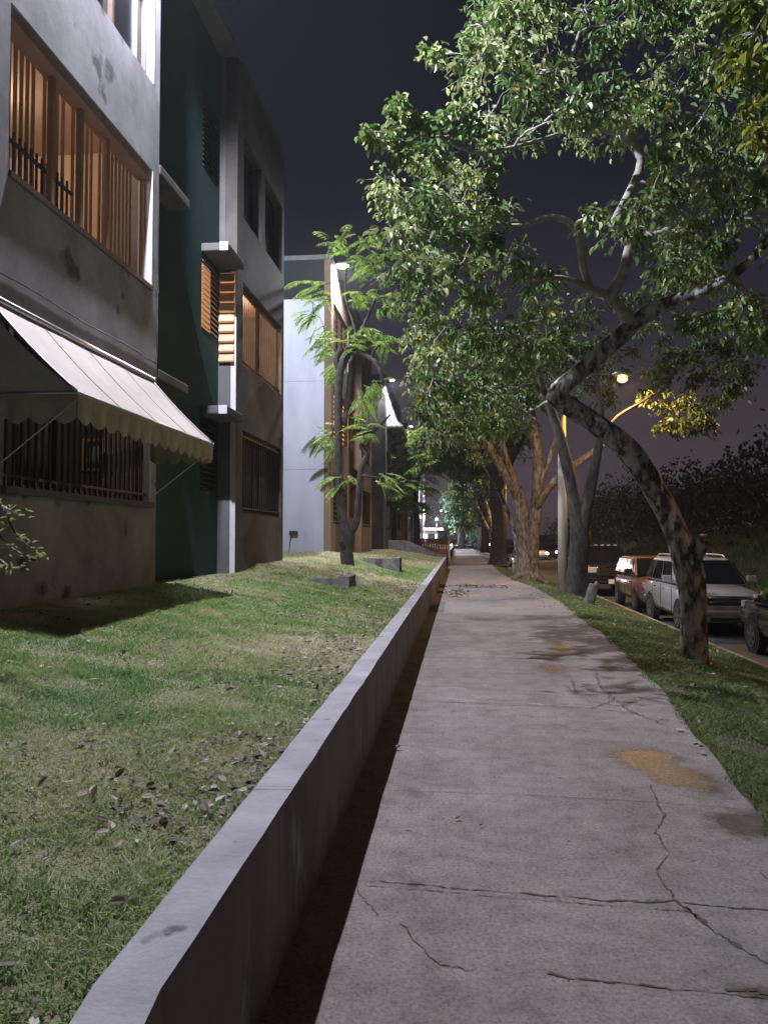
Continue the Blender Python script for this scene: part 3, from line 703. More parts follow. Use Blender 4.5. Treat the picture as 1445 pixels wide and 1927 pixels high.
# ------------------------------------------------------------------ awnings
def awning(y0, y1, xf, z_top, z_front, label, sag, name='window_awning', val=.26, stays=True, xw=FX+.005):
    t = empty(name, (xw, (y0+y1)/2, z_front)); tag(t, label, 'awning', 'canvas awnings on the apartment blocks')
    n = 14; ny = 12
    prof = []
    for i in range(n+1):
        s = i/n; prof.append((xw+(xf-xw)*s, z_top+(z_front-z_top)*s - sag*math.sin(math.pi*s)*(1)))
    mb = MB(); vs = []; yy = [y0+(y1-y0)*j/ny for j in range(ny+1)]
    for off in (0, -.012):
        for (x, z) in prof:
            for y in yy:
                vs.append((x, y, z+off-.010*math.sin((y-y0)/(y1-y0)*math.pi*3)**2))
    w = ny+1; m2 = (n+1)*w
    fs = [(i*w+j, (i+1)*w+j, (i+1)*w+j+1, i*w+j+1) for i in range(n) for j in range(ny)]
    fs += [tuple(m2+q for q in f[::-1]) for f in fs]
    mb.add(vs, fs); mb.build('canopy', M['canvas'], t, True)
    for j in (1, 2, 3):
        sm = MB(); ys_ = y0+(y1-y0)*j/4; sm.tube([(x, ys_, z+.004-.010*math.sin((ys_-y0)/(y1-y0)*math.pi*3)**2) for x, z in prof], .006, 5)
        sm.build('seam', M['valance'], t)
    # scalloped valance strips
    def scallop(p0, p1, nm, ns, thick):
        P0, P1 = Vector(p0), Vector(p1); d = P1-P0; q = MB(); seg = ns*8; top = []; bot = []
        nrm = Vector((d.y, -d.x, 0)).normalized()*thick
        for i in range(seg+1):
            p = P0+d*(i/seg); ph = (i % 8)/8
            dep = val*(.78+.22*math.sin(math.pi*ph))
            wv = nrm*1.8*math.sin(i*.55)
            top.append(p); bot.append(p+Vector((0, 0, -dep))+wv)
        vs = top+bot+[p+nrm for p in top]+[p+nrm for p in bot]; k_ = seg+1
        q.add(vs, [(i, i+1, k_+i+1, k_+i) for i in range(seg)] + [(2*k_+i+1, 2*k_+i, 3*k_+i, 3*k_+i+1) for i in range(seg)] + [(k_+i, k_+i+1, 3*k_+i+1, 3*k_+i) for i in range(seg)])
        return q.build(nm, M['valance'], t, True)
    scallop((xf, y0, z_front), (xf, y1, z_front), 'front_valance', max(4, int((y1-y0)/.24)), .006)
    for yv in (y0, y1): scallop((xw, yv, z_front), (xf, yv, z_front), 'side_valance', 4, .006)
    for yv in (y0+.006,) if stays else (y0+.006, y1-.006):
        q = MB(); m_p = [(x-.03*0, z) for x, z in prof][1:-1]
        poly = [(xw, z_front)] + [(xw, z_top-.10)] + [(x, z-.09*(1-i/len(m_p))) for i, (x, z) in enumerate(m_p)] + [(xf, z_front)]
        q.prism([(p[0], p[1]) for p in poly], yv, yv+.006, 'y'); q.build('side_panel', M['side_canvas'] if stays else M['canvas'], t)
    fr = MB(); fr.tube([(xf, y0, z_front), (xf, y1, z_front)], .014, 8)
    for yv in (y0, y1):
        fr.tube([(xw, yv, z_front), (xf, yv, z_front)], .012, 6); fr.tube([(x, yv, z+.012) for x, z in prof], .012, 6)
    fr.tube([(xw+.02, y0-.03, z_top+.01), (xw+.02, y1+.03, z_top+.01)], .03, 8)
    fr.build('frame', M['pole_metal'], t, True)
    if stays:
        for (ya, yb, zb) in ((y0, y0-.15, 2.0), (y1, y1-.25, 2.02)):
            q = MB(); q.tube([(xf, ya, z_front-.06), (xw, yb, zb)], .006, 6); q.build('stay_cord', M['pole_metal'], t)
    return t
M['side_canvas'] = pm('grey_side_canvas', (.50, .475, .45), .9, col2=(.42, .40, .375), scale=3)
awning(6.10, 9.66, -3.16, 3.66, 2.81, 'large white canvas awning with scalloped valance over the ground floor window', .035)
awning(42.65, 45.6, -3.12, 9.65, 7.9, 'white curved hood awning glowing under the floodlight on the third block', .45, stays=False)

# ------------------------------------------------------------------ plants
def branch_to(mb, nodes, target, r0, r1, n=5, droop=.0, side=6, mi=0):
    """curved limb from the nearest skeleton node to target"""
    tv = Vector(target)
    best = min(nodes, key=lambda q: (q[0]-tv).length + (1.2 if q[0].z > tv.z+.8 else 0))
    a = best[0]; L = (tv-a).length
    mid = (a+tv)/2 + Vector((rnd.uniform(-1, 1), rnd.uniform(-1, 1), rnd.uniform(-.3, 1.0)))*L*.16
    rs = min(r0, best[1]*.8)
    P, Rr = smoothpath([a, a.lerp(mid, .5)+Vector((0, 0, L*.03)), mid, tv], [rs, rs*.8, rs*.6, r1], 3)
    P = [p + Vector((rnd.uniform(-1, 1), rnd.uniform(-1, 1), rnd.uniform(-1, 1)))*L*.02 for p in P[:-1]] + [P[-1]]
    P[0] = a
    mb.tube(P, Rr, side, mi=mi)
    for p, r in list(zip(P, Rr))[2:]: nodes.append((p, r))

def leaves_at(cent, rad, n_tw, per, size, mb, nodes, wood=True, flat=.75, droop=.85, tw_r=.007):
    """twigs spreading through one clump, leaves along them; returns arrays"""
    Ps, Ds, Ns, Ls, Ts = [], [], [], [], []
    c = Vector(cent)
    ct = rnd.uniform(.1, .8)
    for _ in range(n_tw):
        d = Vector((rnd.gauss(0, 1), rnd.gauss(0, 1), rnd.gauss(0, .8))); d.normalize()
        L = rad*rnd.uniform(.45, 1.15)
        e = c + Vector((d.x, d.y, d.z*flat))*L
        m = c.lerp(e, .5) + Vector((rnd.uniform(-.1, .1), rnd.uniform(-.1, .1), rnd.uniform(0, .2)))*L
        e = e + Vector((0, 0, -.18*L))
        pts = [c, m, e]
        if wood: mb.tube(pts, [tw_r, tw_r*.7, tw_r*.35], 4, cap=False)
        for j in range(per):
            t = rnd.uniform(.25, 1.0)
            p = (c.lerp(m, t*2) if t < .5 else m.lerp(e, t*2-1)) + Vector((rnd.gauss(0, 1), rnd.gauss(0, 1), rnd.gauss(0, 1)))*size*.35
            ld = Vector((rnd.gauss(0, 1), rnd.gauss(0, 1), rnd.gauss(0, .6)-droop)) + (e-c).normalized()*.7
            Ps.append(p); Ds.append(ld); Ns.append((rnd.gauss(0, .55), rnd.gauss(0, .55), 1)); Ls.append(size*rnd.uniform(.6, 1.25))
            tt = ct + rnd.gauss(0, .22); Ts.append(1.0 if rnd.random() < .008 else min(max(tt, 0), .93))
    return Ps, Ds, Ns, Ls, Ts

def tree(name, label, stems, clumps, bark, leafm, size, n_tw, per, r_br=.05, group=None, base=None, ratio=.5, side=10, twigs=True, cat='tree', sub=3, tw_r=.007, wob=.0, fronds=None):
    base = base or stems[0][0][0]
    t = empty(name, tuple(base)); tag(t, label, cat, group)
    mb = MB(); nodes = []
    mats2 = isinstance(bark, list)
    for k_, (pts, rads) in enumerate(stems):
        P, Rr = smoothpath(pts, rads, sub)
        mb.tube(P, Rr, side, wob=wob, mi=1 if mats2 and k_ > 1 and k_ < len(stems)-1 else 0)
        nodes += list(zip(P, Rr))
    nodes = [q for q in nodes if q[0].z > Vector(base).z+1.0] or nodes
    A = [[], [], [], [], []]
    for (c, r) in sorted(clumps, key=lambda q: min((Vector(q[0])-n_[0]).length for n_ in nodes)):
        branch_to(mb, nodes, c, r_br, .009 if twigs else .012, side=6, mi=1 if mats2 else 0)
        for dst, src in zip(A, leaves_at(c, r, n_tw, per, size, mb, nodes, wood=twigs, tw_r=tw_r)): dst += src
    mb.build('trunk', bark, t, True)
    if A[0]:
        L = np.array(A[3]); V, Fc, tt = leaf_geo(A[0], A[1], A[2], L, L*ratio, A[4])
        np_mesh('crown', V, Fc, leafm, t, tt)
    return t

def px_stem(L):
    return [aty(a, b, y) for a, b, y, r in L], [r for *_, r in L]

def inside(p, poly):
    x, y = p; c = False; n = len(poly)
    for i in range(n):
        x1, y1 = poly[i]; x2, y2 = poly[(i+1) % n]
        if (y1 > y) != (y2 > y) and x < (x2-x1)*(y-y1)/(y2-y1)+x1: c = not c
    return c

# --- the leaning tree in the verge
trunk = px_stem([(1306, 1262, 11.8, .27), (1306, 1235, 11.8, .20), (1304, 1150, 11.8, .185), (1298, 1085, 11.8, .215), (1281, 1025, 11.75, .19), (1255, 965, 11.7, .165), (1222, 905, 11.6, .165), (1185, 852, 11.5, .175), (1135, 808, 11.4, .155), (1085, 775, 11.3, .145), (1052, 753, 11.2, .14), (1036, 742, 11.15, .10)])
limb1 = px_stem([(1040, 756, 11.2, .10), (1050, 735, 11.15, .135), (1078, 710, 11.1, .125), (1130, 665, 11, .12), (1180, 620, 10.9, .125), (1215, 590, 10.8, .11), (1265, 566, 10.7, .085), (1330, 545, 10.4, .07), (1400, 500, 10.2, .06), (1450, 440, 10, .05), (1500, 350, 9.8, .035)])
limb2 = px_stem([(1190, 608, 10.85, .085), (1165, 578, 10.7, .075), (1150, 555, 10.6, .08), (1172, 515, 10.5, .075), (1183, 470, 10.4, .065), (1192, 438, 10.3, .055), (1230, 442, 10.2, .04), (1275, 420, 10, .03)])
limb3 = px_stem([(1150, 556, 10.6, .06), (1115, 545, 10.4, .05), (1080, 530, 10.2, .045), (1040, 522, 10.0, .03), (1000, 540, 9.8, .02)])
limb4 = px_stem([(1112, 544, 10.4, .05), (1096, 500, 10.3, .05), (1090, 450, 10.2, .05), (1070, 418, 10.1, .045), (1030, 408, 10, .04), (980, 425, 9.9, .03), (920, 415, 9.8, .02), (870, 380, 9.7, .015)])
limb5 = px_stem([(1186, 455, 10.35, .055), (1150, 430, 10.5, .04), (1180, 370, 10.8, .06), (1205, 300, 10.9, .055), (1160, 246, 10.8, .075), (1095, 238, 10.6, .06), (1085, 190, 10.5, .045), (1065, 150, 10.4, .03), (1090, 60, 10.3, .02)])
limb6 = px_stem([(1095, 238, 10.6, .03), (1000, 268, 10.2, .025), (905, 288, 9.9, .022), (850, 272, 9.7, .018), (790, 255, 9.6, .014), (725, 250, 9.5, .010), (682, 243, 9.4, .006)])
limb7 = px_stem([(1160, 246, 10.8, .05), (1230, 210, 10.6, .04), (1300, 160, 10.3, .03), (1380, 120, 10, .02)])
stub = px_stem([(1300, 1070, 11.75, .10), (1318, 1030, 11.6, .095), (1326, 1012, 11.5, .09)])
poly = [(900, -60), (880, 60), (868, 130), (900, 190), (830, 225), (800, 300), (725, 335), (712, 400), (720, 470), (765, 560), (752, 620), (775, 690), (805, 770), (850, 820), (920, 840), (985, 770), (1005, 690), (1050, 640), (1030, 560), (1100, 510), (1180, 500), (1260, 540), (1330, 530), (1480, 500), (1500, -60)]
holes = [((1085, 95), 52), ((1050, 350), 72), ((890, 300), 24), ((1000, 130), 22), ((780, 390), 18), ((870, 560), 22), ((1270, 400), 26), ((1390, 260), 24), ((930, 610), 20), ((975, 225), 25), ((1130, 350), 48), ((1020, 470), 56), ((1120, 480), 56), ((1190, 500), 40), ((1150, 240), 30), ((820, 470), 26), ((1225, 90), 26), ((900, 350), 20), ((1230, 330), 25), ((830, 480), 20), ((960, 350), 22), ((1290, 470), 22), ((1240, 90), 22)]
cl = []
tries = 0
while len(cl) < 200 and tries < 20000:
    tries += 1
    p = (rnd.uniform(690, 1500), rnd.uniform(-60, 850))
    if not inside(p, poly): continue
    if any(math.hypot(p[0]-h[0][0], p[1]-h[0][1]) < h[1] for h in holes): continue
    y = rnd.uniform(8.2, 12.6) if p[1] < 520 else rnd.uniform(9.6, 12.6)
    c = aty(p[0], p[1], y)
    if any((c-q).length < .40 for q, _r in cl): continue
    cl.append((c, rnd.uniform(.26, .50)))
for (px, py, y, r) in ((700, 262, 9.4, .2), (740, 262, 9.5, .22), (760, 225, 9.5, .18), (752, 195, 9.5, .12), (745, 212, 9.5, .1), (815, 100, 9.8, .22), (825, 225, 9.6, .2), (870, 205, 9.7, .22), (760, 290, 9.5, .15), (790, 230, 9.6, .14), (1400, 560, 10.2, .3), (1340, 470, 10, .35), (1330, 600, 10.6, .3), (1385, 610, 10.4, .34), (1430, 590, 10.2, .34), (1290, 600, 10.8, .26), (1440, 640, 10.6, .3)):
    cl.append((aty(px, py, y), r))
tree('leaning_tree', 'leaning grey barked tree whose bent trunk crosses in front of the silver car', [trunk, limb1, limb2, limb3, limb4, limb5, limb6, limb7, stub], cl, [M['bark'], M['bark_pale']], M['leaf'], .112, 12, 8, r_br=.030, side=14, tw_r=.006, wob=.05)

# --- tree at the right edge reaching in with large yellow leaves
M['leaf_yellow'] = leafmat('yellow_green_leaf', [(0, (.13, .20, .03)), (.5, (.28, .32, .045)), (1, (.48, .42, .06))], .5, .3)
vz = float(verge_z(4.35, 7.6))
st = [([Vector((4.35, 7.6, vz-.1)), Vector((4.36, 7.6, vz+1.5)), Vector((4.30, 7.65, vz+3.4)), Vector((4.05, 7.8, vz+5.2)), Vector((3.7, 8.0, vz+6.6)), Vector((3.5, 8.1, vz+7.6))], [.2, .16, .14, .11, .07, .04]),
      ([Vector((4.2, 7.7, vz+4.2)), Vector((4.8, 7.4, vz+5.6)), Vector((5.3, 7.2, vz+6.8))], [.1, .07, .04])]
cl = [(aty(px, py, y), r) for px, py, y, r in ((1420, 60, 8.0, .34), (1400, 130, 8.1, .3), (1440, 200, 8.0, .32), (1395, 25, 8.2, .28), (1425, 260, 8.1, .22), (1475, 120, 8.0, .4), (1480, -30, 8.0, .4), (1520, 230, 8.0, .4), (1560, 60, 8.0, .5), (1600, 180, 7.9, .5))]
tree('yellow_leaved_tree', 'tree with large yellow leaves reaching in at the top right corner', st, cl, M['bark'], M['leaf_yellow'], .125, 9, 7, r_br=.03, ratio=.55, tw_r=.006)

# --- street trees further along
def blob(px, py, y, rx, rz, n, r=(.4, .7), ry=2.5):
    c = aty(px, py, y); o = []
    for _ in range(n):
        d = Vector((rnd.gauss(0, 1), rnd.gauss(0, 1), rnd.gauss(0, 1))).normalized()*rnd.uniform(.35, 1)**.5
        o.append((c+Vector((d.x*rx, d.y*ry, d.z*rz)), rnd.uniform(*r)))
    return o
st = [px_stem([(1084, 1135, 25.5, .55), (1085, 1110, 25.5, .38), (1087, 1060, 25.5, .33), (1092, 1010, 25.4, .34), (1083, 960, 25.3, .22), (1073, 900, 25.2, .2), (1058, 840, 25, .18), (1040, 780, 24.8, .15), (1010, 700, 24.5, .1)]),
      px_stem([(1092, 1012, 25.4, .26), (1102, 960, 25.2, .2), (1110, 922, 25.1, .18), (1122, 860, 25, .15), (1131, 800, 24.9, .11), (1126, 735, 24.7, .07), (1115, 670, 24.5, .04)]),
      px_stem([(1128, 825, 24.95, .07), (1160, 785, 25.8, .055), (1200, 760, 26.8, .045), (1260, 725, 27.2, .03)]),
      px_stem([(1086, 1000, 25.4, .2), (1078, 950, 25.6, .16), (1066, 880, 25.8, .17), (1050, 800, 26, .14), (1070, 700, 26, .09)])]
cl = blob(1310, 715, 27.5, 1.9, 1.6, 52, (.35, .6), 1.2) + blob(1160, 620, 25, 1.9, 1.1, 24, (.4, .6)) + blob(1030, 640, 25, 1.6, 1.4, 26) + blob(950, 690, 24.5, 1.6, 1.5, 26) + blob(1295, 790, 27.3, 1.0, .6, 12, (.3, .5), 1) + blob(1390, 640, 25, 1.2, 1.4, 12)
tree('street_tree', 'dark forked street tree beside the concrete utility pole', st, cl, M['bark_dark'], M['leaf_dark'], .17, 9, 7, r_br=.05, group='street trees along the verge', twigs=True, ratio=.55, tw_r=.012, wob=.05)
st = [px_stem([(992, 1098, 33, .75), (990, 1082, 33, .5), (988, 1040, 33, .38), (985, 990, 33, .33), (978, 940, 32.8, .26), (955, 900, 32.5, .22), (925, 850, 32, .17), (890, 780, 31.5, .1)]),
      px_stem([(1003, 1095, 32.8, .5), (1001, 1060, 32.8, .3), (1004, 1000, 32.8, .27), (1010, 930, 32.6, .25), (1012, 870, 32.4, .24), (1003, 800, 32, .17), (990, 720, 31.6, .1)]),
      px_stem([(1008, 955, 32.6, .2), (1030, 920, 32.3, .18), (1062, 890, 32, .17), (1110, 855, 31.6, .13), (1170, 810, 31.2, .08)]),
      px_stem([(985, 960, 32.9, .2), (965, 900, 32.4, .15), (945, 830, 32, .12), (960, 740, 31.5, .08)]),
      px_stem([(1008, 930, 32.6, .15), (1035, 860, 32.2, .1), (1050, 800, 32, .07)])]
st += [px_stem([(990, 1075, 33, .2), (965, 1090, 32.3, .14), (930, 1097, 31.5, .06)]), px_stem([(998, 1080, 32.8, .2), (1020, 1092, 32.3, .1), (1032, 1098, 32, .05)])]
cl = blob(880, 740, 30.5, 2.4, 2.0, 52, (.5, .8), 3) + blob(985, 700, 31, 2.2, 1.7, 30, (.5, .8)) + blob(850, 810, 30, 1.5, 1.1, 22, (.4, .6)) + blob(1080, 730, 31, 1.8, 1.4, 20)
tree('street_tree', 'wide street tree with flared roots and a trunk lit orange on its right side', st, cl, M['bark_brown'], M['leaf_dark'], .19, 9, 7, r_br=.07, group='street trees along the verge', ratio=.55, tw_r=.014, wob=.06)
st = [px_stem([(937, 1066, 47, .8), (937, 1050, 47, .5), (938, 1000, 47, .42), (935, 930, 47, .4), (925, 860, 46.5, .36), (900, 790, 45.5, .26), (870, 730, 44.5, .15)]),
      px_stem([(934, 930, 47, .25), (960, 870, 46, .2), (1000, 800, 45, .12)])]
cl = blob(870, 780, 45, 2.8, 2.4, 44, (.6, 1.0), 3.5) + blob(930, 800, 46, 2.4, 2.0, 32, (.6, 1.0)) + blob(830, 850, 46, 1.8, 1.4, 24, (.5, .8)) + blob(890, 870, 48, 1.8, 1.2, 18, (.5, .8))
tree('street_tree', 'thick dark street tree with a leaning crown over the far sidewalk', st, cl, M['bark_dark'], M['leaf_dark'], .24, 8, 7, r_br=.08, group='street trees along the verge', ratio=.55, tw_r=.018)
st = [px_stem([(928, 1052, 49, .22), (925, 1000, 49, .16), (915, 950, 49, .12), (900, 900, 48.5, .07)]), px_stem([(927, 1040, 49, .15), (933, 980, 49, .11), (928, 930, 49, .08), (935, 880, 48.6, .05)]), px_stem([(926, 1010, 49, .12), (908, 975, 48.8, .08), (893, 940, 48.6, .05)])]
tree('street_tree', 'slim pale multi stemmed tree left of the thick dark street tree', st, blob(905, 900, 48.5, 1.6, 1.2, 14, (.5, .8), 1.6), M['bark'], M['leaf_dark'], .22, 8, 6, r_br=.05, group='street trees along the verge', tw_r=.016)
for i_, (px, py, y, lab) in enumerate(((912, 1040, 64, 'far street tree with a slender trunk beside the end of the sidewalk'), (905, 1034, 78, 'farther street tree behind the slender one at the end of the sidewalk'), (898, 1030, 95, 'farthest street tree closing the tunnel of leaves'))):
    st = [px_stem([(px, py, y, .4), (px, py-50, y, .28), (px-6, py-90, y, .24), (px-18, py-130, y-1, .12)])]
    cl = blob(px-22, py-105, y, 2.2, 2.6, 30, (.8, 1.3), 4)
    tree('street_tree', lab, st, cl, M['bark_dark'], M['leaf_dark'], .34, 7, 7, r_br=.1, group='street trees along the verge', tw_r=.02)
# slim pale stem leaning left beside the wide tree
tree('sapling', 'slim pale leaning sapling between the wide tree and the far wooden pole', [px_stem([(967, 1078, 37, .16), (972, 1030, 37, .11), (958, 970, 36.8, .09), (935, 920, 36.4, .075), (905, 870, 36, .05)])], blob(900, 850, 35.8, .8, .6, 6, (.4, .6), .8), M['bark'], M['leaf_dark'], .2, 8, 6, r_br=.04)

# --- feathery tree on the lawn
def frond_geo(start, d, length, A, droop=.55, n=13):
    p = Vector(start); d = Vector(d).normalized(); step = length/n; pts = [p.copy()]
    for i in range(n):
        d = (d+Vector((0, 0, -droop/n*1.6))).normalized(); p = p+d*step; pts.append(p.copy())
        s = d.cross(Vector((0, 0, 1)));
        s = s.normalized() if s.length > .05 else Vector((1, 0, 0))
        ll = length*.235*math.sin(math.pi*min(1, (i+2)/(n+2)*.9+.08))
        for sg in (-1, 1):
            A[0].append(tuple(p)); A[1].append(tuple(s*sg+d*.28+Vector((0, 0, -.25-.3*rnd.random())))); A[2].append((rnd.gauss(0, .2), rnd.gauss(0, .2), 1)); A[3].append(ll*rnd.uniform(.85, 1.1)); A[4].append(rnd.uniform(.2, .9))
    return pts
def feather_tree(name, label, stems, tips, bark, fl, per, base, group=None, r_br=.05):
    t = empty(name, tuple(base)); tag(t, label, 'tree', group)
    mb = MB(); nodes = []
    for pts, rads in stems:
        rads = [r_*.82 for r_ in rads]; P, Rr = smoothpath(pts, rads, 3); mb.tube(P, Rr, 10, wob=.05); nodes += list(zip(P, Rr))
    nodes = [q for q in nodes if q[0].z > base[2]+1.2]
    A = [[], [], [], [], []]
    for tip in tips:
        c, dirs = tip; c0 = Vector(c)
        branch_to(mb, nodes, c, r_br, .012)
        for j in range(per):
            if dirs is not None: d = Vector(dirs)+Vector((rnd.gauss(0, .6), rnd.gauss(0, .9), rnd.gauss(0, .4)))
            else: d = Vector((rnd.gauss(0, 1), rnd.gauss(0, 1), rnd.uniform(-.2, .6)))
            c = c0+Vector((rnd.gauss(0, .2), rnd.gauss(0, .2), rnd.gauss(0, .16)))*fl
            pts = frond_geo(c, d, fl*rnd.uniform(.7, 1.15), A)
            mb.tube(pts[::3], [.008]*len(pts[::3]), 4, cap=False)
    mb.build('trunk', bark, t, True)
    L = np.array(A[3]); V, Fc, tt = leaf_geo(A[0], A[1], A[2], L, L*.25, A[4], fold=.05, curl=.1)
    np_mesh('crown', V, Fc, M['leaf_feather'], t, tt)
    return t
YT = 19.5
st = [px_stem([(657, 1086, YT, .30), (655, 1068, YT, .22), (652, 1035, YT, .19), (655, 1008, YT, .21), (643, 965, YT, .14), (637, 900, YT, .125), (637, 820, YT, .12), (636, 760, YT, .12), (640, 700, YT, .13), (655, 660, YT, .14), (672, 640, YT, .08), (690, 600, YT, .05), (712, 545, YT-.2, .03), (720, 500, YT-.3, .02)]),
      px_stem([(660, 1000, YT, .14), (671, 980, YT, .11), (675, 930, YT, .10), (680, 880, YT, .095), (691, 855, YT, .09), (680, 838, YT, .08), (700, 815, YT-.1, .05), (735, 780, YT-.3, .03)]),
      px_stem([(640, 700, YT, .10), (632, 675, YT, .10), (645, 655, YT, .09)]),
      px_stem([(655, 662, YT, .09), (690, 670, YT, .085), (712, 690, YT-.2, .07), (720, 720, YT-.3, .05)]),
      px_stem([(648, 800, YT, .08), (655, 740, YT+.2, .08), (662, 680, YT+.3, .07), (668, 620, YT+.4, .045), (650, 560, YT+.5, .03), (655, 480, YT+.6, .02)]),
      px_stem([(652, 1038, YT-.02, .09), (642, 1022, YT-.25, .07), (641, 1018, YT-.3, .07)])]
tips = []
for (px, py, y, d) in ((600, 540, 20, (-1, 0, .1)), (590, 590, 20.5, (-1, 0, 0)), (610, 620, 20.5, (-1, .1, -.1)), (625, 655, 20.6, (-1, 0, -.15)), (640, 690, 20.2, (-1, 0, -.3)), (640, 450, 20, None), (690, 450, 19.6, None), (660, 490, 19.8, None), (700, 500, 19.3, None), (620, 560, 20.4, (-1, 0, .1)), (670, 560, 19.6, None), (720, 560, 19.2, None), (690, 620, 19.4, (1, 0, 0)), (650, 640, 19.2, None), (700, 720, 19.1, (.2, -.2, -.5)), (685, 745, 19.2, (.1, -.2, -.6)), (720, 640, 19.2, None), (625, 818, 22.6, (-1, .05, -.12)), (632, 838, 22.6, (-1, 0, -.2)), (606, 822, 22.9, (-.8, 0, -.5)), (690, 810, 19.3, None), (710, 480, 19.4, None), (645, 900, 19.3, (-.8, 0, -.5)), (720, 900, 19.3, (1, 0, .1))):
    tips.append((aty(px, py, y), d))
feather_tree('feathery_tree', 'twin stemmed tree with feathery leaves on the lawn before the pale end wall', st, tips, M['bark_dark'], .70, 10, tuple(aty(657, 1080, YT)))
# pink blossom
fl = MB(); q = aty(672, 585, 19.2)
st = [px_stem([(786, 1048, 46, .4), (785, 1030, 46, .26), (784, 980, 46, .22), (783, 930, 46, .2), (788, 880, 45.8, .14), (800, 830, 45.5, .08)]), px_stem([(784, 940, 46, .14), (775, 890, 45.5, .1), (765, 850, 45, .06)])]
tips = [(c, None) for c, r in blob(790, 850, 45.5, 2.2, 1.5, 26, ry=2)] + [(c, None) for c, r in blob(775, 930, 45, 1.2, 1.2, 12, ry=1.5)]
feather_tree('feathery_tree', 'dark slender feathery tree on the far lawn beside the third block', st, tips, M['bark_dark'], 1.5, 9, tuple(aty(786, 1046, 46)))
# rounded tree at the end of the lawn lit by a white lamp
st = [px_stem([(868, 1030, 88, .5), (868, 1000, 88, .35), (870, 960, 88, .2)])]
tree('round_tree', 'pale green floodlit tree at the far end of the path', st, blob(880, 965, 88, 2.6, 3.6, 40, (.8, 1.3), 3), M['bark_dark'], M['leaf_teal'], .36, 8, 8, r_br=.1, tw_r=.02)
st = [px_stem([(842, 1025, 96, .5), (842, 985, 96, .3)])]
tree('round_tree', 'dark bushy tree behind the far gatehouse', st, blob(840, 975, 96, 2.0, 2.2, 26, (.8, 1.2), 2.5), M['bark_dark'], M['leaf_wood'], .36, 7, 8, r_br=.1, tw_r=.02)

# shrub poking in from the left by the building
bs = Vector((-3.15, 4.75, float(lawn_z(-3.15, 4.75))-.03))
t = empty('shrub', bs); tag(t, 'bare curving shrub with a few pale leaf clusters before the grey wall', 'shrub')
mb = MB(); A = [[], [], [], [], []]
def sh(L, r):
    pts = [aty(*p) for p in L]; P, Rr = smoothpath([bs+Vector((0, 0, .02))]+pts, [r*1.6]+[r*(1-.6*i_/len(pts)) for i_ in range(len(pts))], 4); mb.tube(P, Rr, 6); return pts
for L, r in (([(-60, 985, 4.6), (-10, 1000, 4.6), (20, 1030, 4.55), (60, 1052, 4.5), (70, 1053, 4.5)], .012), ([(-60, 1020, 4.7), (-5, 1050, 4.7), (20, 1068, 4.65), (42, 1068, 4.6)], .012),
             ([(-70, 960, 4.7), (-20, 950, 4.7), (12, 955, 4.65), (20, 985, 4.6), (40, 1015, 4.6), (58, 1030, 4.6)], .012), ([(-60, 930, 4.6), (-10, 945, 4.6), (20, 962, 4.6), (45, 970, 4.6)], .01),
             ([(-80, 900, 4.8), (-60, 860, 4.8)], .014), ([(-110, 960, 5.0), (-150, 900, 5.0)], .014)):
    pts = sh(L, r)
    for p in pts[1:]:
        for _ in range(7):
            A[0].append(tuple(p+Vector((rnd.gauss(0, .025), rnd.gauss(0, .03), rnd.gauss(.01, .02))))); A[1].append((rnd.gauss(0, 1), rnd.gauss(0, 1), rnd.gauss(0, .5))); A[2].append((0, 0, 1)); A[3].append(rnd.uniform(.03, .055)); A[4].append(rnd.uniform(.5, .95))
mb.build('stem', M['bark'], t, True)
L = np.array(A[3]); V, Fc, tt = leaf_geo(A[0], A[1], A[2], L, L*.4, A[4]); np_mesh('foliage', V, Fc, M['leaf'], t, tt)

# dark woods beyond the street: one far mass
n = 30000
u1 = rng.random(n)
Yw = 22+rng.random(n)*95; Xw = 17+rng.random(n)*17 - np.clip((Yw-40)*.06, 0, 5)
Hw = 3.2+4.8*vnoise(Xw*.22+3, Yw*.16) + 1.8*vnoise(Xw*.8, Yw*.6) - 1.6
Zw = bank_z(Xw, Yw) + Hw*u1**.75
P = np.stack([Xw, Yw, Zw], 1); D = rng.normal(size=(n, 3)); N = rng.normal(size=(n, 3))
L = .18+.32*rng.random(n); V, Fc, tt = leaf_geo(P, D, N, L, L*.6, rng.random(n))
tag(np_mesh('woods', V, Fc, M['leaf_wood'], None, tt), 'dark mass of trees beyond the street', 'woods', kind='stuff')
n = 9000
Xb = 11.8+rng.random(n)*8; Yb = 12+rng.random(n)*60
P = np.stack([Xb, Yb, bank_z(Xb, Yb)-.03], 1); D = np.stack([rng.normal(0, .4, n), rng.normal(0, .4, n), np.ones(n)], 1); L = .18+.35*rng.random(n)
V, Fc, tt = leaf_geo(P, D, rng.normal(size=(n, 3)), L, L*.16, .1+.4*rng.random(n))
tag(np_mesh('bank_weeds', V, Fc, M['bank_weed'], None, tt), 'long weeds on the bank beyond the street', 'weeds', kind='stuff')

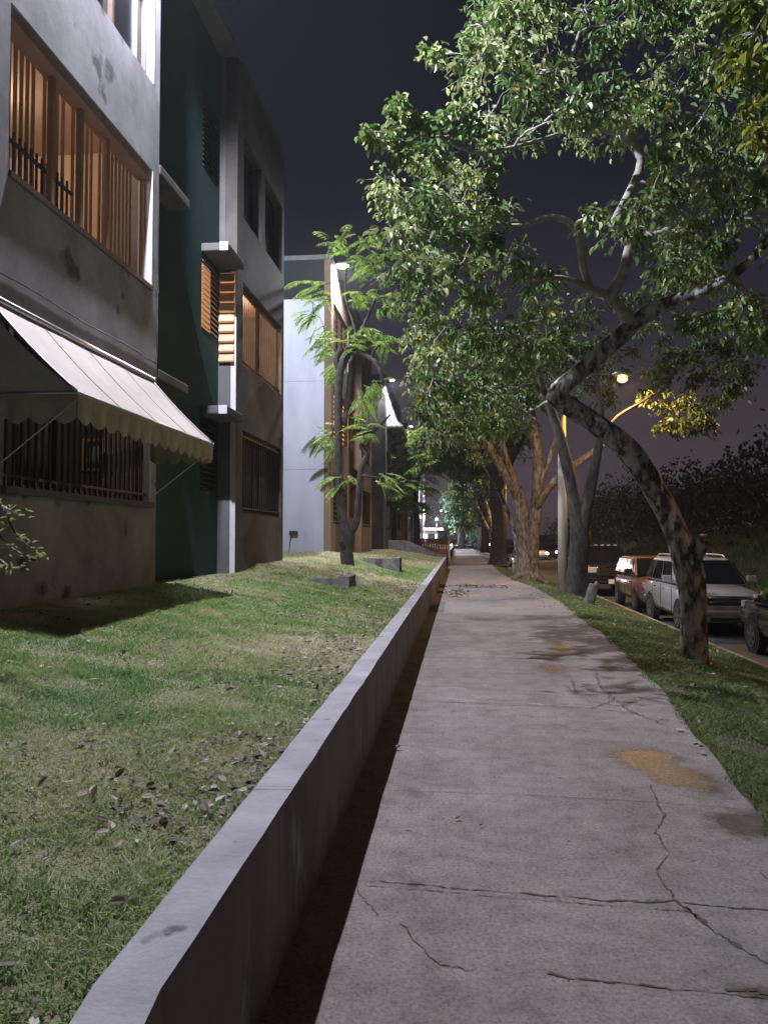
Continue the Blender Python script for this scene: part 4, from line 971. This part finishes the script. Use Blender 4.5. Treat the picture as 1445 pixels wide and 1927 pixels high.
# ------------------------------------------------------------------ grass and fallen leaves
def blades(name, X, Y, Z, H, wid, tint, label):
    n = len(X); a = rng.random(n)*6.283; lean = rng.normal(0, .9, (n, 2))
    P = np.stack([X, Y, Z-.004], 1); s = np.stack([np.cos(a), np.sin(a), np.zeros(n)], 1)*wid[:, None]*.5
    mid = P + np.stack([lean[:, 0]*H*.35, lean[:, 1]*H*.35, H*.6], 1)
    tip = P + np.stack([lean[:, 0]*H, lean[:, 1]*H, H*(.75+.2*rng.random(n))], 1)
    V = np.stack([P-s, P+s, mid+s*.7, tip, mid-s*.7], 1).reshape(-1, 3); b = (np.arange(n)*5)[:, None]
    me = bpy.data.meshes.new(name)
    tri = b+np.array([[4, 2, 3]]); quad = b+np.array([[0, 1, 2, 4]])
    Fc = np.concatenate([quad, np.concatenate([tri, tri[:, 2:]], 1)], 0)
    faces = quad.tolist()+tri.tolist()
    me.from_pydata(V.astype(np.float32), [], faces); me.materials.append(M['grass_verge' if 'verge' in name else 'grass'])
    at = me.attributes.new('tint', 'FLOAT', 'FACE'); at.data.foreach_set('value', np.concatenate([tint, tint]).astype(np.float32)); me.update()
    return tag(link(name, me), label, 'grass', kind='stuff')
def scatter(dens, x0, x1, y0, y1):
    n = int(dens*(x1-x0)*(y1-y0)); return x0+rng.random(n)*(x1-x0), y0+rng.random(n)*(y1-y0)
def ltint(X, Y):
    return np.clip(.05+.62*vnoise(X*.8+4, Y*.55)+.35*(vnoise(X*4, Y*4)-.5)+.25*(sst(3, 8, Y)*.6)+rng.normal(0, .13, len(X)) - .05 + .28*sst(.52, .68, vnoise(X*1.9+30, Y*1.5)), 0, 1)
xx, yy = [], []
for d, y0, y1 in ((11000, 1.0, 5), (4600, 5, 9), (2000, 9, 15), (700, 15, 26), (160, 26, 42)):
    a, b_ = scatter(d, -4.0, -.83, y0, y1); xx.append(a); yy.append(b_)
a, b_ = scatter(60, -9, -4.02, 17.6, 24.2); xx.append(a); yy.append(b_)
X = np.concatenate(xx); Y = np.concatenate(yy)
keep = rng.random(len(X)) > .35*(vnoise(X*2.2, Y*2.2) > .74)
keep &= ~((X < -3.99) & (Y < 17.5)); X, Y = X[keep], Y[keep]
H = (.45+1.1*vnoise(X*5+3, Y*5))*(.018+.026*rng.random(len(X)))*(1+.6*sst(9, 20, Y)*.5)
blades('lawn_grass', X, Y, lawn_z(X, Y), H, .0032+.003*rng.random(len(X))+.0012*np.clip(Y-4, 0, 12), ltint(X, Y), 'short patchy grass growing on the sloping lawn')
xx, yy = [], []
for d, y0, y1 in ((4200, 2.5, 8), (2800, 8, 14), (1300, 14, 22), (350, 22, 45)):
    a, b_ = scatter(d, 1.45, 4.78, y0, y1); xx.append(a); yy.append(b_)
X = np.concatenate(xx); Y = np.concatenate(yy)
e_ = walk_edge(Y)-.02+.10*(vnoise(Y*3, X*0+2)-.5)
keep = (X > e_) & (X < kerb_x(Y)-.03) & (rng.random(len(X)) > .8*(vnoise(X*1.8+7, Y*1.4) > .78)); X, Y = X[keep], Y[keep]
H = .022+.03*rng.random(len(X)); tv = np.clip(.02+.42*vnoise(X*1.1, Y*.8+9)+rng.normal(0, .13, len(X)), 0, 1)
blades('verge_grass', X, Y, verge_z(X, Y), H, .005+.004*rng.random(len(X))+.0012*np.clip(Y-5, 0, 12), tv, 'short green grass growing on the verge')

def litter(name, X, Y, Z, size, label, tint, lift=.02):
    n = len(X); P = np.stack([X, Y, Z+lift+.012*rng.random(n)], 1)
    D = np.stack([rng.normal(size=n), rng.normal(size=n), rng.normal(0, .18, n)], 1); N = np.stack([rng.normal(0, .35, n), rng.normal(0, .35, n), np.ones(n)], 1)
    V, Fc, tt = leaf_geo(P, D, N, size, size*(.42+.2*rng.random(n)), tint, fold=.10, curl=-.12)
    tag(np_mesh(name, V, Fc, M['dry_leaf'], None, tt), label, 'fallen leaves', kind='stuff')
n = 7000
Y = 1.0+rng.random(n)**1.4*17; off = np.abs(rng.normal(0, .42, n)); un = rng.random(n) < .36; off[un] = rng.random(int(un.sum()))*3.0
X = -.87-off; w = vnoise(X*1.6+2, Y*1.3+5); keep = (X > -3.95) & (rng.random(n) < np.clip((w-.30)*2.4, .12, 1)); X, Y = X[keep], Y[keep]
litter('leaf_litter', X, Y, lawn_z(X, Y), .018+.044*rng.random(len(X))**1.5, 'dry brown leaves scattered over the lawn and against the low wall', rng.random(len(X))**2)
n = 420; c = zpt(872, 1103)
X = np.concatenate([-.05+rng.normal(0, .18, n//2), .55+rng.normal(0, .6, n//2)]); Y = np.concatenate([22.5+rng.normal(0, .9, n//2), 25.6+rng.normal(0, .3, n//2)])
X = np.clip(X, -.5, 1.45)
litter('leaf_litter', X, Y, X*0, .07+.06*rng.random(n), 'reddish drift of fallen leaves across the far sidewalk', .15+.5*rng.random(n), .004)
X, Y = scatter(6, 1.7, 4.6, 4, 30)
litter('leaf_litter', X, Y, verge_z(X, Y), .04+.05*rng.random(len(X)), 'pale fallen leaves dotted over the verge', .3+.7*rng.random(len(X)))
for (px, py, s, lab) in ((738, 1413, .075, 'single brown leaf on the sidewalk near the low wall shadow'), (900, 1558, .03, 'tiny orange leaf alone in the middle of the sidewalk'), (855, 1545, .04, 'small dark leaf behind the tiny orange one on the sidewalk')):
    x, y = zpt(px, py); V, Fc, tt = leaf_geo([(x, y, .008)], [(1, .4, .1)], [(.2, .1, 1)], np.array([s]), np.array([s*.5]), [.55], .3, -.2)
    tag(np_mesh('fallen_leaf', V, Fc, M['dry_leaf'], None, tt), lab, 'leaf')

# ------------------------------------------------------------------ poles and street lamps
def street_lamp(x, y, h, zb, arm, label, power, mat, r=.17, aim=(0, 0, -1), size=165):
    t = empty('street_lamp', (x, y, zb)); tag(t, label, 'street lamp', 'sodium street lamps along the kerb')
    p = MB(); p.tube([(x, y, zb-.2), (x, y, zb+3), (x, y, zb+h+.6)], [r, r*.88, r*.66], 14); p.build('pole', mat, t, True)
    a = MB(); P, Rr = smoothpath([(x, y, zb+h-.25), (x+arm*.35, y, zb+h+.12), (x+arm, y, zb+h+.15)], [.035, .03, .03], 4); a.tube(P, Rr, 8); a.build('arm', M['pole_metal'], t, True)
    lx, lz = x+arm+.2, zb+h+.12
    hd = MB(); P, Rr = smoothpath([(lx-.3, y, lz+.03), (lx-.1, y, lz+.06), (lx+.2, y, lz+.05), (lx+.35, y, lz+.02)], [.05, .13, .14, .05], 3); hd.tube(P, Rr, 12); hd.build('lamp_head', M['pole_metal'], t, True)
    ln = MB(); ln.tube([(lx+.05, y, lz-.04), (lx+.05, y, lz-.10), (lx+.05, y, lz-.17), (lx+.05, y, lz-.23), (lx+.05, y, lz-.26)], [.10, .16, .165, .11, .04], 16); ln.build('lens', emat('sodium_lens', (1, .50, .13), 7), t, True)
    ld = bpy.data.lights.new('lamp_light', 'SPOT'); ld.energy = power; ld.color = SODIUM; ld.spot_size = R(size); ld.spot_blend = .15; ld.shadow_soft_size = .1
    lo = bpy.data.objects.new('lamp_light', ld); C.objects.link(lo); lo.parent = t; lo.location = (lx+.05-x, 0, lz-.29-zb); lo.rotation_euler = Vector(aim).to_track_quat('-Z', 'Y').to_euler()
    return t
q = aty(1059, 1112, 26.2); street_lamp(q.x, 26.2, 7.2, -.28, 1.75, 'concrete pole with a glaring orange street lamp beside the dark forked tree', 1900, M['pole_conc'], size=179)
q = aty(950, 1068, 48); street_lamp(q.x, 48, 6.7, -.35, 1.7, 'farther wooden pole with an orange street lamp behind the wide tree', 1500, M['bark_brown'], .14)
street_lamp(3.75, 75, 6.7, -.38, 1.7, 'farthest orange street lamp down the street', 1500, M['pole_conc'])
street_lamp(4.45, 8.6, 8.2, -.42, 2.3, 'orange street lamp standing nearest the camera on the verge', 260, M['pole_conc'], aim=(.12, .75, -.65), size=116)

# leaning stump post in the verge
a = aty(1107, 1143, 22); a.z = float(verge_z(a.x, 22))-.05
t = MB(); P, Rr = smoothpath([a, a+Vector((.06, 0, .25)), a+Vector((.16, 0, .56)), a+Vector((.17, 0, .6))], [.15, .145, .14, .10], 3); t.tube(P, Rr, 12, wob=.06)
tag(t.build('bollard', M['block'], None, True), 'short leaning weathered concrete bollard in the verge', 'bollard')

# ------------------------------------------------------------------ cars (front faces -Y)
def ring(hw, z0, z1, y, e=3.6, n=20):
    o = []
    for k in range(n):
        a = 2*math.pi*k/n; c, s = math.cos(a), math.sin(a)
        o.append((hw*math.copysign(abs(c)**(2/e), c), y, (z0+z1)/2+(z1-z0)/2*math.copysign(abs(s)**(2/e), s)))
    return o
def car(name, label, loc, st, cabin, paint, wheels, wr, front, rot=0, rack=False, plate=None, trim=None, group='cars parked along the kerb', cat='car', lit=None, tail=None, roof_lights=False, bed=None):
    """st: (y, half width, z low, z high); cabin: yb0,yb1,zb,yt0,yt1,zt,wb,wt ; local coords then moved"""
    t = empty(name, loc); t.rotation_euler = (0, 0, rot); tag(t, label, cat, group)
    def put(mb, nm, mat, par=t, smooth=False, bevel=0, seg=2):
        me_o = MB.build(mb, nm, mat, None, smooth, bevel, seg); me_o.parent = par; me_o.location = (0, 0, 0); return me_o
    b = MB(); n = 20; rings = [ring(hw, zl, zh, y) for (y, hw, zl, zh) in st]
    vs = [p for r in rings for p in r]; fs = [(i*n+k, i*n+(k+1) % n, (i+1)*n+(k+1) % n, (i+1)*n+k) for i in range(len(st)-1) for k in range(n)]
    fs += [tuple(range(n))[::-1], tuple(range((len(st)-1)*n, len(st)*n))]; fs = [f[::-1] for f in fs]
    b.add(vs, fs); put(b, 'body', paint, smooth=True)
    y0, y1, zb, u0, u1, zt, wb, wt = cabin
    def cor(s, f, top):   # corner of the glasshouse
        return Vector((s*(wt if top else wb), (u0 if f else u1) if top else (y0 if f else y1), zt if top else zb))
    c = MB(); vs = [cor(s, f, tp) for tp in (0, 1) for f in (1, 0) for s in (-1, 1)]
    c.add(vs, [(0, 1, 3, 2), (4, 6, 7, 5), (0, 4, 5, 1), (2, 3, 7, 6), (0, 2, 6, 4), (1, 5, 7, 3)])
    put(c, 'cabin', paint, bevel=.11, seg=5)
    def panel(nm, A, B, D, E, mat, ins=(.06, .94, .10, .90), off=.012):  # A,B bottom; D,E top (D over A)
        q = MB(); n_ = (B-A).cross(D-A).normalized()*off
        def bl(u_, v_): return A.lerp(B, u_).lerp(D.lerp(E, u_), v_)
        pts = [bl(ins[0], ins[2])+n_, bl(ins[1], ins[2])+n_, bl(ins[1], ins[3])+n_, bl(ins[0], ins[3])+n_]
        q.add(pts+[p-n_*2.5 for p in pts], [(0, 1, 2, 3), (0, 4, 5, 1), (1, 5, 6, 2), (2, 6, 7, 3), (3, 7, 4, 0)]); put(q, nm, mat)
    G = M['car_glass']
    panel('windshield', cor(-1, 1, 0), cor(1, 1, 0), cor(-1, 1, 1), cor(1, 1, 1), G, (.05, .95, .06, .90))
    panel('rear_window', cor(1, 0, 0), cor(-1, 0, 0), cor(1, 0, 1), cor(-1, 0, 1), G, (.07, .93, .12, .88))
    for s in (-1, 1):
        A, B, D, E = (cor(s, 0, 0), cor(s, 1, 0), cor(s, 0, 1), cor(s, 1, 1)) if s < 0 else (cor(s, 1, 0), cor(s, 0, 0), cor(s, 1, 1), cor(s, 0, 1))
        cuts = front.get('cuts', ((.05, .47), (.51, .94)))
        for u_a, u_b in cuts: panel('side_window', A, B, D, E, G, (u_a, u_b, .11, .84))
    # wheels with tyre and rim, dark arch behind
    for y in wheels:
        hw = min(np.interp(y, [q[0] for q in st], [q[1] for q in st]), 2)
        for s in (-1, 1):
            ar = MB(); ar.tube([(s*(hw-.16), y, wr+.02), (s*(hw+.008), y, wr+.02)], wr*1.17, 24); put(ar, 'wheel_arch', M['black_plastic'])
            wh = MB(); x = s*(hw-.09)
            wh.tube([(x-s*.10, y, wr), (x-s*.08, y, wr), (x+s*.08, y, wr), (x+s*.105, y, wr)], [wr*.93, wr, wr, wr*.9], 28); wo = put(wh, 'wheel', M['rubber'], smooth=False)
            rm = MB(); rm.tube([(x+s*.1, y, wr), (x+s*.112, y, wr)], [wr*.64, wr*.6], 20); xo = x+s*.118
            for a in range(5):
                an = a*2*math.pi/5+.3; dv = Vector((0, math.cos(an), math.sin(an))); pv = Vector((0, -dv.z, dv.y))
                o_ = Vector((xo, y, wr)); rm.add([o_+pv*.03, o_-pv*.03, o_+dv*wr*.60-pv*.05, o_+dv*wr*.60+pv*.05], [(0, 1, 2, 3)], 1)
            for q_ in range(20): an = q_*math.pi/10; a2 = an+math.pi/10; rm.add([(xo, y+math.cos(an)*wr*.56, wr+math.sin(an)*wr*.56), (xo, y+math.cos(a2)*wr*.56, wr+math.sin(a2)*wr*.56), (xo, y+math.cos(a2)*wr*.65, wr+math.sin(a2)*wr*.65), (xo, y+math.cos(an)*wr*.65, wr+math.sin(an)*wr*.65)], [(0, 1, 2, 3)], 1)
            put(rm, 'rim', [M['black_plastic'], M['rim']], par=wo)
    # front: headlights, grille, bumper, plate, mirrors
    fy = st[0][0]; hl = front
    for s in (-1, 1):
        h = MB(); xx_ = s*hl['lx']; h.box(xx_-hl['lw']/2, xx_+hl['lw']/2, hl['ly'], hl['ly']+.35, hl['lz']-hl['lh']/2, hl['lz']+hl['lh']/2)
        put(h, 'headlight', lit or M['headlight'], bevel=.04, seg=3)
        mrr = MB(); ys_ = y0+.28; xm = s*(wb+.13); mrr.box(xm-.10, xm+.10, ys_-.05, ys_+.06, zb+.06, zb+.22); mrr.box(s*(wb-.02)-.05, s*(wb-.02)+.09, ys_-.02, ys_+.03, zb+.08, zb+.12)
        put(mrr, 'mirror', trim or paint, bevel=.035, seg=3)
        tl = MB(); ry = st[-1][0]; tl.box(s*hl['lx']-.1, s*hl['lx']+.1, ry-.16, ry+.015, hl['tz']-.12, hl['tz']+.12); put(tl, 'taillight', tail or M['tail'], bevel=.03)
        hd = MB(); 
        for yy_ in front.get('handles', ()): hd.box(s*wb*1.01-.02, s*wb*1.01+.025, yy_-.1, yy_+.1, zb-.14, zb-.11)
        if front.get('handles'): put(hd, 'door_handle', M['chrome'], bevel=.008)
    g_ = MB(); gx, gz0, gz1 = hl['grille']; g_.box(-gx, gx, fy-.02, fy+.2, gz0, gz1); go = put(g_, 'grille', M['black_plastic'], bevel=.02)
    gb = MB()
    for z in np.linspace(gz0+.04, gz1-.04, 4)[1:-1]: gb.box(-gx+.03, gx-.03, fy-.028, fy-.018, z-.012, z+.012)
    gb.box(-gx, gx, fy-.03, fy+.05, gz1, gz1+.05); put(gb, 'grille_bar', M['chrome'], par=go)
    bm = MB(); bx, bz0, bz1 = hl['bumper']; bm.box(-bx, bx, fy-.07, fy+.25, bz0, bz1); put(bm, 'bumper', front.get('bm', paint), bevel=.06, seg=3)
    itk = MB(); itk.box(-bx*.55, bx*.55, fy-.078, fy, bz0+.04, bz0+.12); put(itk, 'air_intake', M['black_plastic'])
    if plate: 
        p = MB(); p.box(-.16+plate[0], .16+plate[0], fy-.095, fy-.072, plate[1]-.08, plate[1]+.08); put(p, 'licence_plate', M['plate'])
    # door shut lines and sill trim
    for s in (-1, 1):
        dl = MB()
        for yy_ in front.get('doors', ()):
            hw = float(np.interp(yy_, [q[0] for q in st], [q[1] for q in st])); dl.box(s*hw-.004, s*hw+.004, yy_-.006, yy_+.006, wr+.05, zb-.05)
        if front.get('doors'): put(dl, 'door_gap', M['black_plastic'])
    if rack:
        for s in (-1, 1):
            rr = MB(); x = s*(wt-.08); P, Rr = smoothpath([(x, u0+.15, zt-.02), (x, u0+.3, zt+.06), (x, u1-.3, zt+.06), (x, u1-.15, zt-.02)], [.02]*4, 3); rr.tube(P, Rr, 6); put(rr, 'roof_rail', M['pole_metal'], smooth=True)
    if roof_lights:
        for k in range(5):
            rr = MB(); x = -.5+k*.25; rr.box(x-.06, x+.06, u0+.02, u0+.16, zt, zt+.05); put(rr, 'roof_light', emat('amber_roof_marker', (1, .8, .6), 1.5) if k < 0 else M['headlight'], bevel=.01)
    if bed:
        bd = MB(); a, z, hb, wbd = bed; bd.box(-wbd, wbd, a[0], a[1], z, hb); put(bd, 'bed', paint, bevel=.05); bi = MB(); bi.box(-wbd+.08, wbd-.08, a[0]+.06, a[1]-.06, hb, hb+.004); put(bi, 'bed_cover', M['black_plastic'])
    return t
M['tail'] = pm('taillight_lens', (.30, .02, .015), .15)
HR = ROAD+.004
suv_st = [(0, .62, .35, .80), (.06, .78, .30, .92), (.25, .86, .26, 1.00), (.9, .895, .24, 1.06), (1.4, .90, .24, 1.10), (3.6, .90, .25, 1.12), (4.15, .87, .30, 1.10), (4.3, .80, .38, 1.0)]
car('parked_car', 'silver sport utility car with a pale hood parked behind the leaning trunk', (5.93, 17.7, HR), suv_st, (1.15, 4.22, 1.06, 1.95, 3.95, 1.68, .845, .66), M['car_silver'], (.82, 3.42), .345,
    dict(lx=.66, lw=.30, ly=-.02, lz=.84, lh=.17, tz=1.0, grille=(.48, .68, .84), bumper=(.80, .30, .58), cuts=((.03, .22), (.25, .55), (.58, .90)), doors=(1.35, 2.35, 3.2), handles=(2.2, 3.05)), rack=True)
van_st = [(0, .60, .36, .78), (.07, .76, .30, .90), (.28, .83, .26, .98), (.85, .855, .24, 1.03), (1.3, .86, .24, 1.06), (3.4, .86, .25, 1.06), (3.9, .83, .30, 1.04), (4.05, .74, .4, .95)]
car('parked_car', 'dark red compact van with an orange lit roof between black pickup and silver car', (5.98, 22.6, HR), van_st, (1.0, 3.98, 1.02, 1.75, 3.72, 1.60, .80, .64), M['car_red'], (.78, 3.2), .33,
    dict(lx=.60, lw=.30, ly=-.02, lz=.80, lh=.19, tz=.95, grille=(.42, .62, .74), bumper=(.78, .32, .58), bm=M['car_grey'], cuts=((.03, .24), (.27, .58), (.61, .92)), doors=(1.2, 2.15, 2.95), handles=(2.05, 2.85)), trim=M['black_plastic'])
pk_st = [(0, .80, .50, 1.05), (.06, .90, .46, 1.16), (.3, .95, .44, 1.22), (1.3, .97, .44, 1.27), (2.0, .98, .44, 1.28), (3.6, .98, .46, 1.28), (5.3, .97, .5, 1.26), (5.5, .93, .58, 1.2)]
car('pickup_truck', 'black pickup truck with roof marker lights and a white licence plate', (5.62, 29.2, HR), pk_st, (1.35, 3.75, 1.22, 1.95, 3.5, 1.86, .90, .72), M['car_black'], (.95, 4.4), .40,
    dict(lx=.74, lw=.36, ly=-.03, lz=.98, lh=.22, tz=1.05, grille=(.52, .76, 1.08), bumper=(.93, .48, .70), cuts=((.05, .47), (.52, .93)), doors=(1.8, 2.8), handles=(2.7,)), plate=(.0, .56), roof_lights=True, cat='pickup', bed=((3.9, 5.42), 1.0, 1.34, .93))
sed_st = [(0, .60, .34, .62), (.08, .76, .28, .74), (.3, .84, .24, .82), (1.1, .87, .22, .92), (3.3, .87, .22, .95), (4.1, .84, .26, .95), (4.42, .78, .32, .90), (4.52, .66, .42, .80)]
car('parked_car', 'dark green sedan at the right edge nearest on the street', (6.38, 11.8, HR), sed_st, (1.2, 3.95, .90, 2.0, 3.25, 1.40, .80, .58), M['car_green'], (.85, 3.5), .32,
    dict(lx=.60, lw=.34, ly=.05, lz=.66, lh=.13, tz=.80, grille=(.36, .52, .64), bumper=(.78, .28, .48), cuts=((.10, .46), (.49, .86)), doors=(1.5, 2.5, 3.2), handles=(2.35, 3.1)), tail=M['headlight'])
# far cars, a few pixels each: one mesh body with lit lamps
M['far_head'] = emat('lit_headlight', (1, .93, .82), 30)
M['far_tail'] = emat('lit_taillight', (1, .05, .03), 3)
def far_car(x, y, z, paint, label, lit):
    t = empty('far_car', (x, y, z)); tag(t, label, 'car', 'distant cars down the street')
    b = MB(); n = 16; rings = [ring(hw, zl, zh, yy_, 3.6, n) for (yy_, hw, zl, zh) in sed_st]
    fs = [(i*n+k, (i+1)*n+k, (i+1)*n+(k+1) % n, i*n+(k+1) % n) for i in range(len(sed_st)-1) for k in range(n)] + [tuple(range(n)), tuple(range((len(sed_st)-1)*n, len(sed_st)*n))[::-1]]
    b.add([p for r in rings for p in r], fs)
    for xx_ in (-.78, .78):
        for yy_ in (.85, 3.5): b.tube([(xx_-.1, yy_, .32), (xx_+.1, yy_, .32)], .32, 14)
    o = b.build('body', paint, None, True); o.parent = t
    c = MB(); c.add([(-.78, 1.2, .9), (.78, 1.2, .9), (-.78, 3.9, .9), (.78, 3.9, .9), (-.6, 2, 1.42), (.6, 2, 1.42), (-.6, 3.3, 1.42), (.6, 3.3, 1.42)], [(0, 1, 3, 2), (4, 6, 7, 5), (0, 4, 5, 1), (2, 3, 7, 6), (0, 2, 6, 4), (1, 5, 7, 3)])
    o = c.build('cabin', M['car_glass'], None, bevel=.06); o.parent = t
    for s in (-1, 1):
        h = MB(); h.tube([(s*.6, -.01, .66), (s*.6, .06, .66)], .10, 12); o = h.build('headlight', M['far_head'] if lit else M['headlight'], None); o.parent = t
cols = ['car_silver', 'car_grey', 'car_red', 'plate', 'car_grey', 'car_silver', 'car_red', 'car_grey']
labs = ['silver distant car with bright headlights between the tree trunks', 'grey distant car parked beyond the silver one with bright headlights', 'dark red distant car parked beyond the grey one', 'white distant car in the street with lit headlights', 'grey distant car far along the kerb', 'silver distant car waiting far down the street', 'red distant car at the far bend', 'small grey distant car farthest along the street']
for i_, (x, y, lit) in enumerate(((4.45, 52, True), (4.5, 62, False), (4.5, 72, False), (7.9, 76, True), (9.6, 83, True), (11.2, 90, True), (9.2, 97, True), (8.6, 106, True))):
    far_car(x, y, HR, M[cols[i_]], labs[i_], lit)
for i_, (x, y, lab) in enumerate(((-.6, 116, 'distant car with headlights at the far end of the path'), (1.6, 120, 'dark distant car crossing the end of the path'), (4.0, 118, 'distant car right of the end of the path'))):
    far_car(x, y, -.1, M['car_grey'], lab, i_ != 1)

# ------------------------------------------------------------------ things at the end of the lawn
# concrete ramp wall across the lawn and a timber fence behind it
rw = MB(); rw.prism([(-4.6, .3), (-.72, .2), (-.72, .45), (-1.1, .62), (-2.9, 1.42), (-4.6, 1.5)], 43.5, 43.8, 'y')
tag(rw.build('ramp_wall', M['block'], bevel=.02), 'grey concrete wall with a sloping top at the far end of the lawn', 'wall')
t = empty('timber_fence', (-1.8, 52, .6)); tag(t, 'orange timber fence beyond the sloping concrete wall', 'fence')
x = -3.1; M['fence'] = pm('orange_fence_board', (.34, .17, .09), .8, col2=(.25, .12, .07), scale=4)
f_ = MB()
while x < -.75: f_.box(x, x+.15, 52, 52.03, .1, 1.55+rnd.uniform(-.02, .02)); x += .165
f_.build('boards', M['fence'], t); f_ = MB(); f_.box(-3.1, -.75, 52.031, 52.09, .5, .6); f_.box(-3.1, -.75, 52.031, 52.09, 1.2, 1.3); f_.build('rail', M['fence'], t)
gp = MB(); gp.box(-.74, -.62, 51.9, 52.05, -.1, 1.45); gp.build('post', M['white_paint'], t, bevel=.01)
t = empty('gatehouse', (-4.4, 92, 0)); tag(t, 'small white flat roofed gatehouse lit at the end of the path', 'building')
g_ = MB(); g_.box(-6.6, -2.6, 92, 95, -.1, 2.5); g_.build('wall', M['white_paint'], t); g_ = MB(); g_.box(-7.2, -1.9, 91.3, 95.5, 2.52, 2.75); g_.build('roof', M['white_paint'], t)
for x in (-5.9, -4.5, -3.3): w_ = MB(); w_.box(x-.45, x+.45, 91.97, 91.99, 1.1, 2.1); w_.build('window', M['glass_dark'], t)
def post_lamp(x, y, h, label, power, col, zb=0, rr=.13):
    t = empty('post_lamp', (x, y, zb)); tag(t, label, 'lamp', 'globe lamps at the end of the path')
    p = MB(); p.tube([(x, y, zb), (x, y, zb+h)], .05, 8); p.build('pole', M['metal_dark'], t, True)
    gl = MB(); gl.tube([(x, y, zb+h+rr*(1-math.cos(a))) for a in np.linspace(.2, math.pi-.2, 8)], [rr*math.sin(a) for a in np.linspace(.2, math.pi-.2, 8)], 14); gl.build('globe', emat('globe_lamp', col, 30), t, True)
    ld = bpy.data.lights.new('lamp_light', 'POINT'); ld.energy = power; ld.color = col; ld.shadow_soft_size = .2
    lo = bpy.data.objects.new('lamp_light', ld); C.objects.link(lo); lo.parent = t; lo.location = (0, 0, h+.45)
post_lamp(-4.4, 75, 3.2, 'white globe lamp beside the fourth block', 1600, (.95, .97, 1), .9)
post_lamp(-2.6, 89, 3.6, 'white globe lamp before the gatehouse', 3500, (.9, .9, 1))
post_lamp(.2, 104, 3.4, 'violet white globe lamp past the end of the sidewalk', 3500, (.85, .78, 1))

# ------------------------------------------------------------------ thin night haze
hz = MB(); hz.box(-650, 650, -250, 1250, -2.3, 17)
hm = bpy.data.materials.new('haze'); hm.use_nodes = True; hn = hm.node_tree
for nd in [n_ for n_ in hn.nodes if n_.type == 'BSDF_PRINCIPLED']: hn.nodes.remove(nd)
pv = hn.nodes.new('ShaderNodeVolumePrincipled'); pv.inputs['Color'].default_value = (.85, .85, .9, 1); pv.inputs['Density'].default_value = .0005; pv.inputs['Anisotropy'].default_value = .5
hn.links.new(pv.outputs[0], hn.nodes['Material Output'].inputs['Volume'])
tag(hz.build('haze', hm), 'thin night haze', 'haze', kind='stuff')
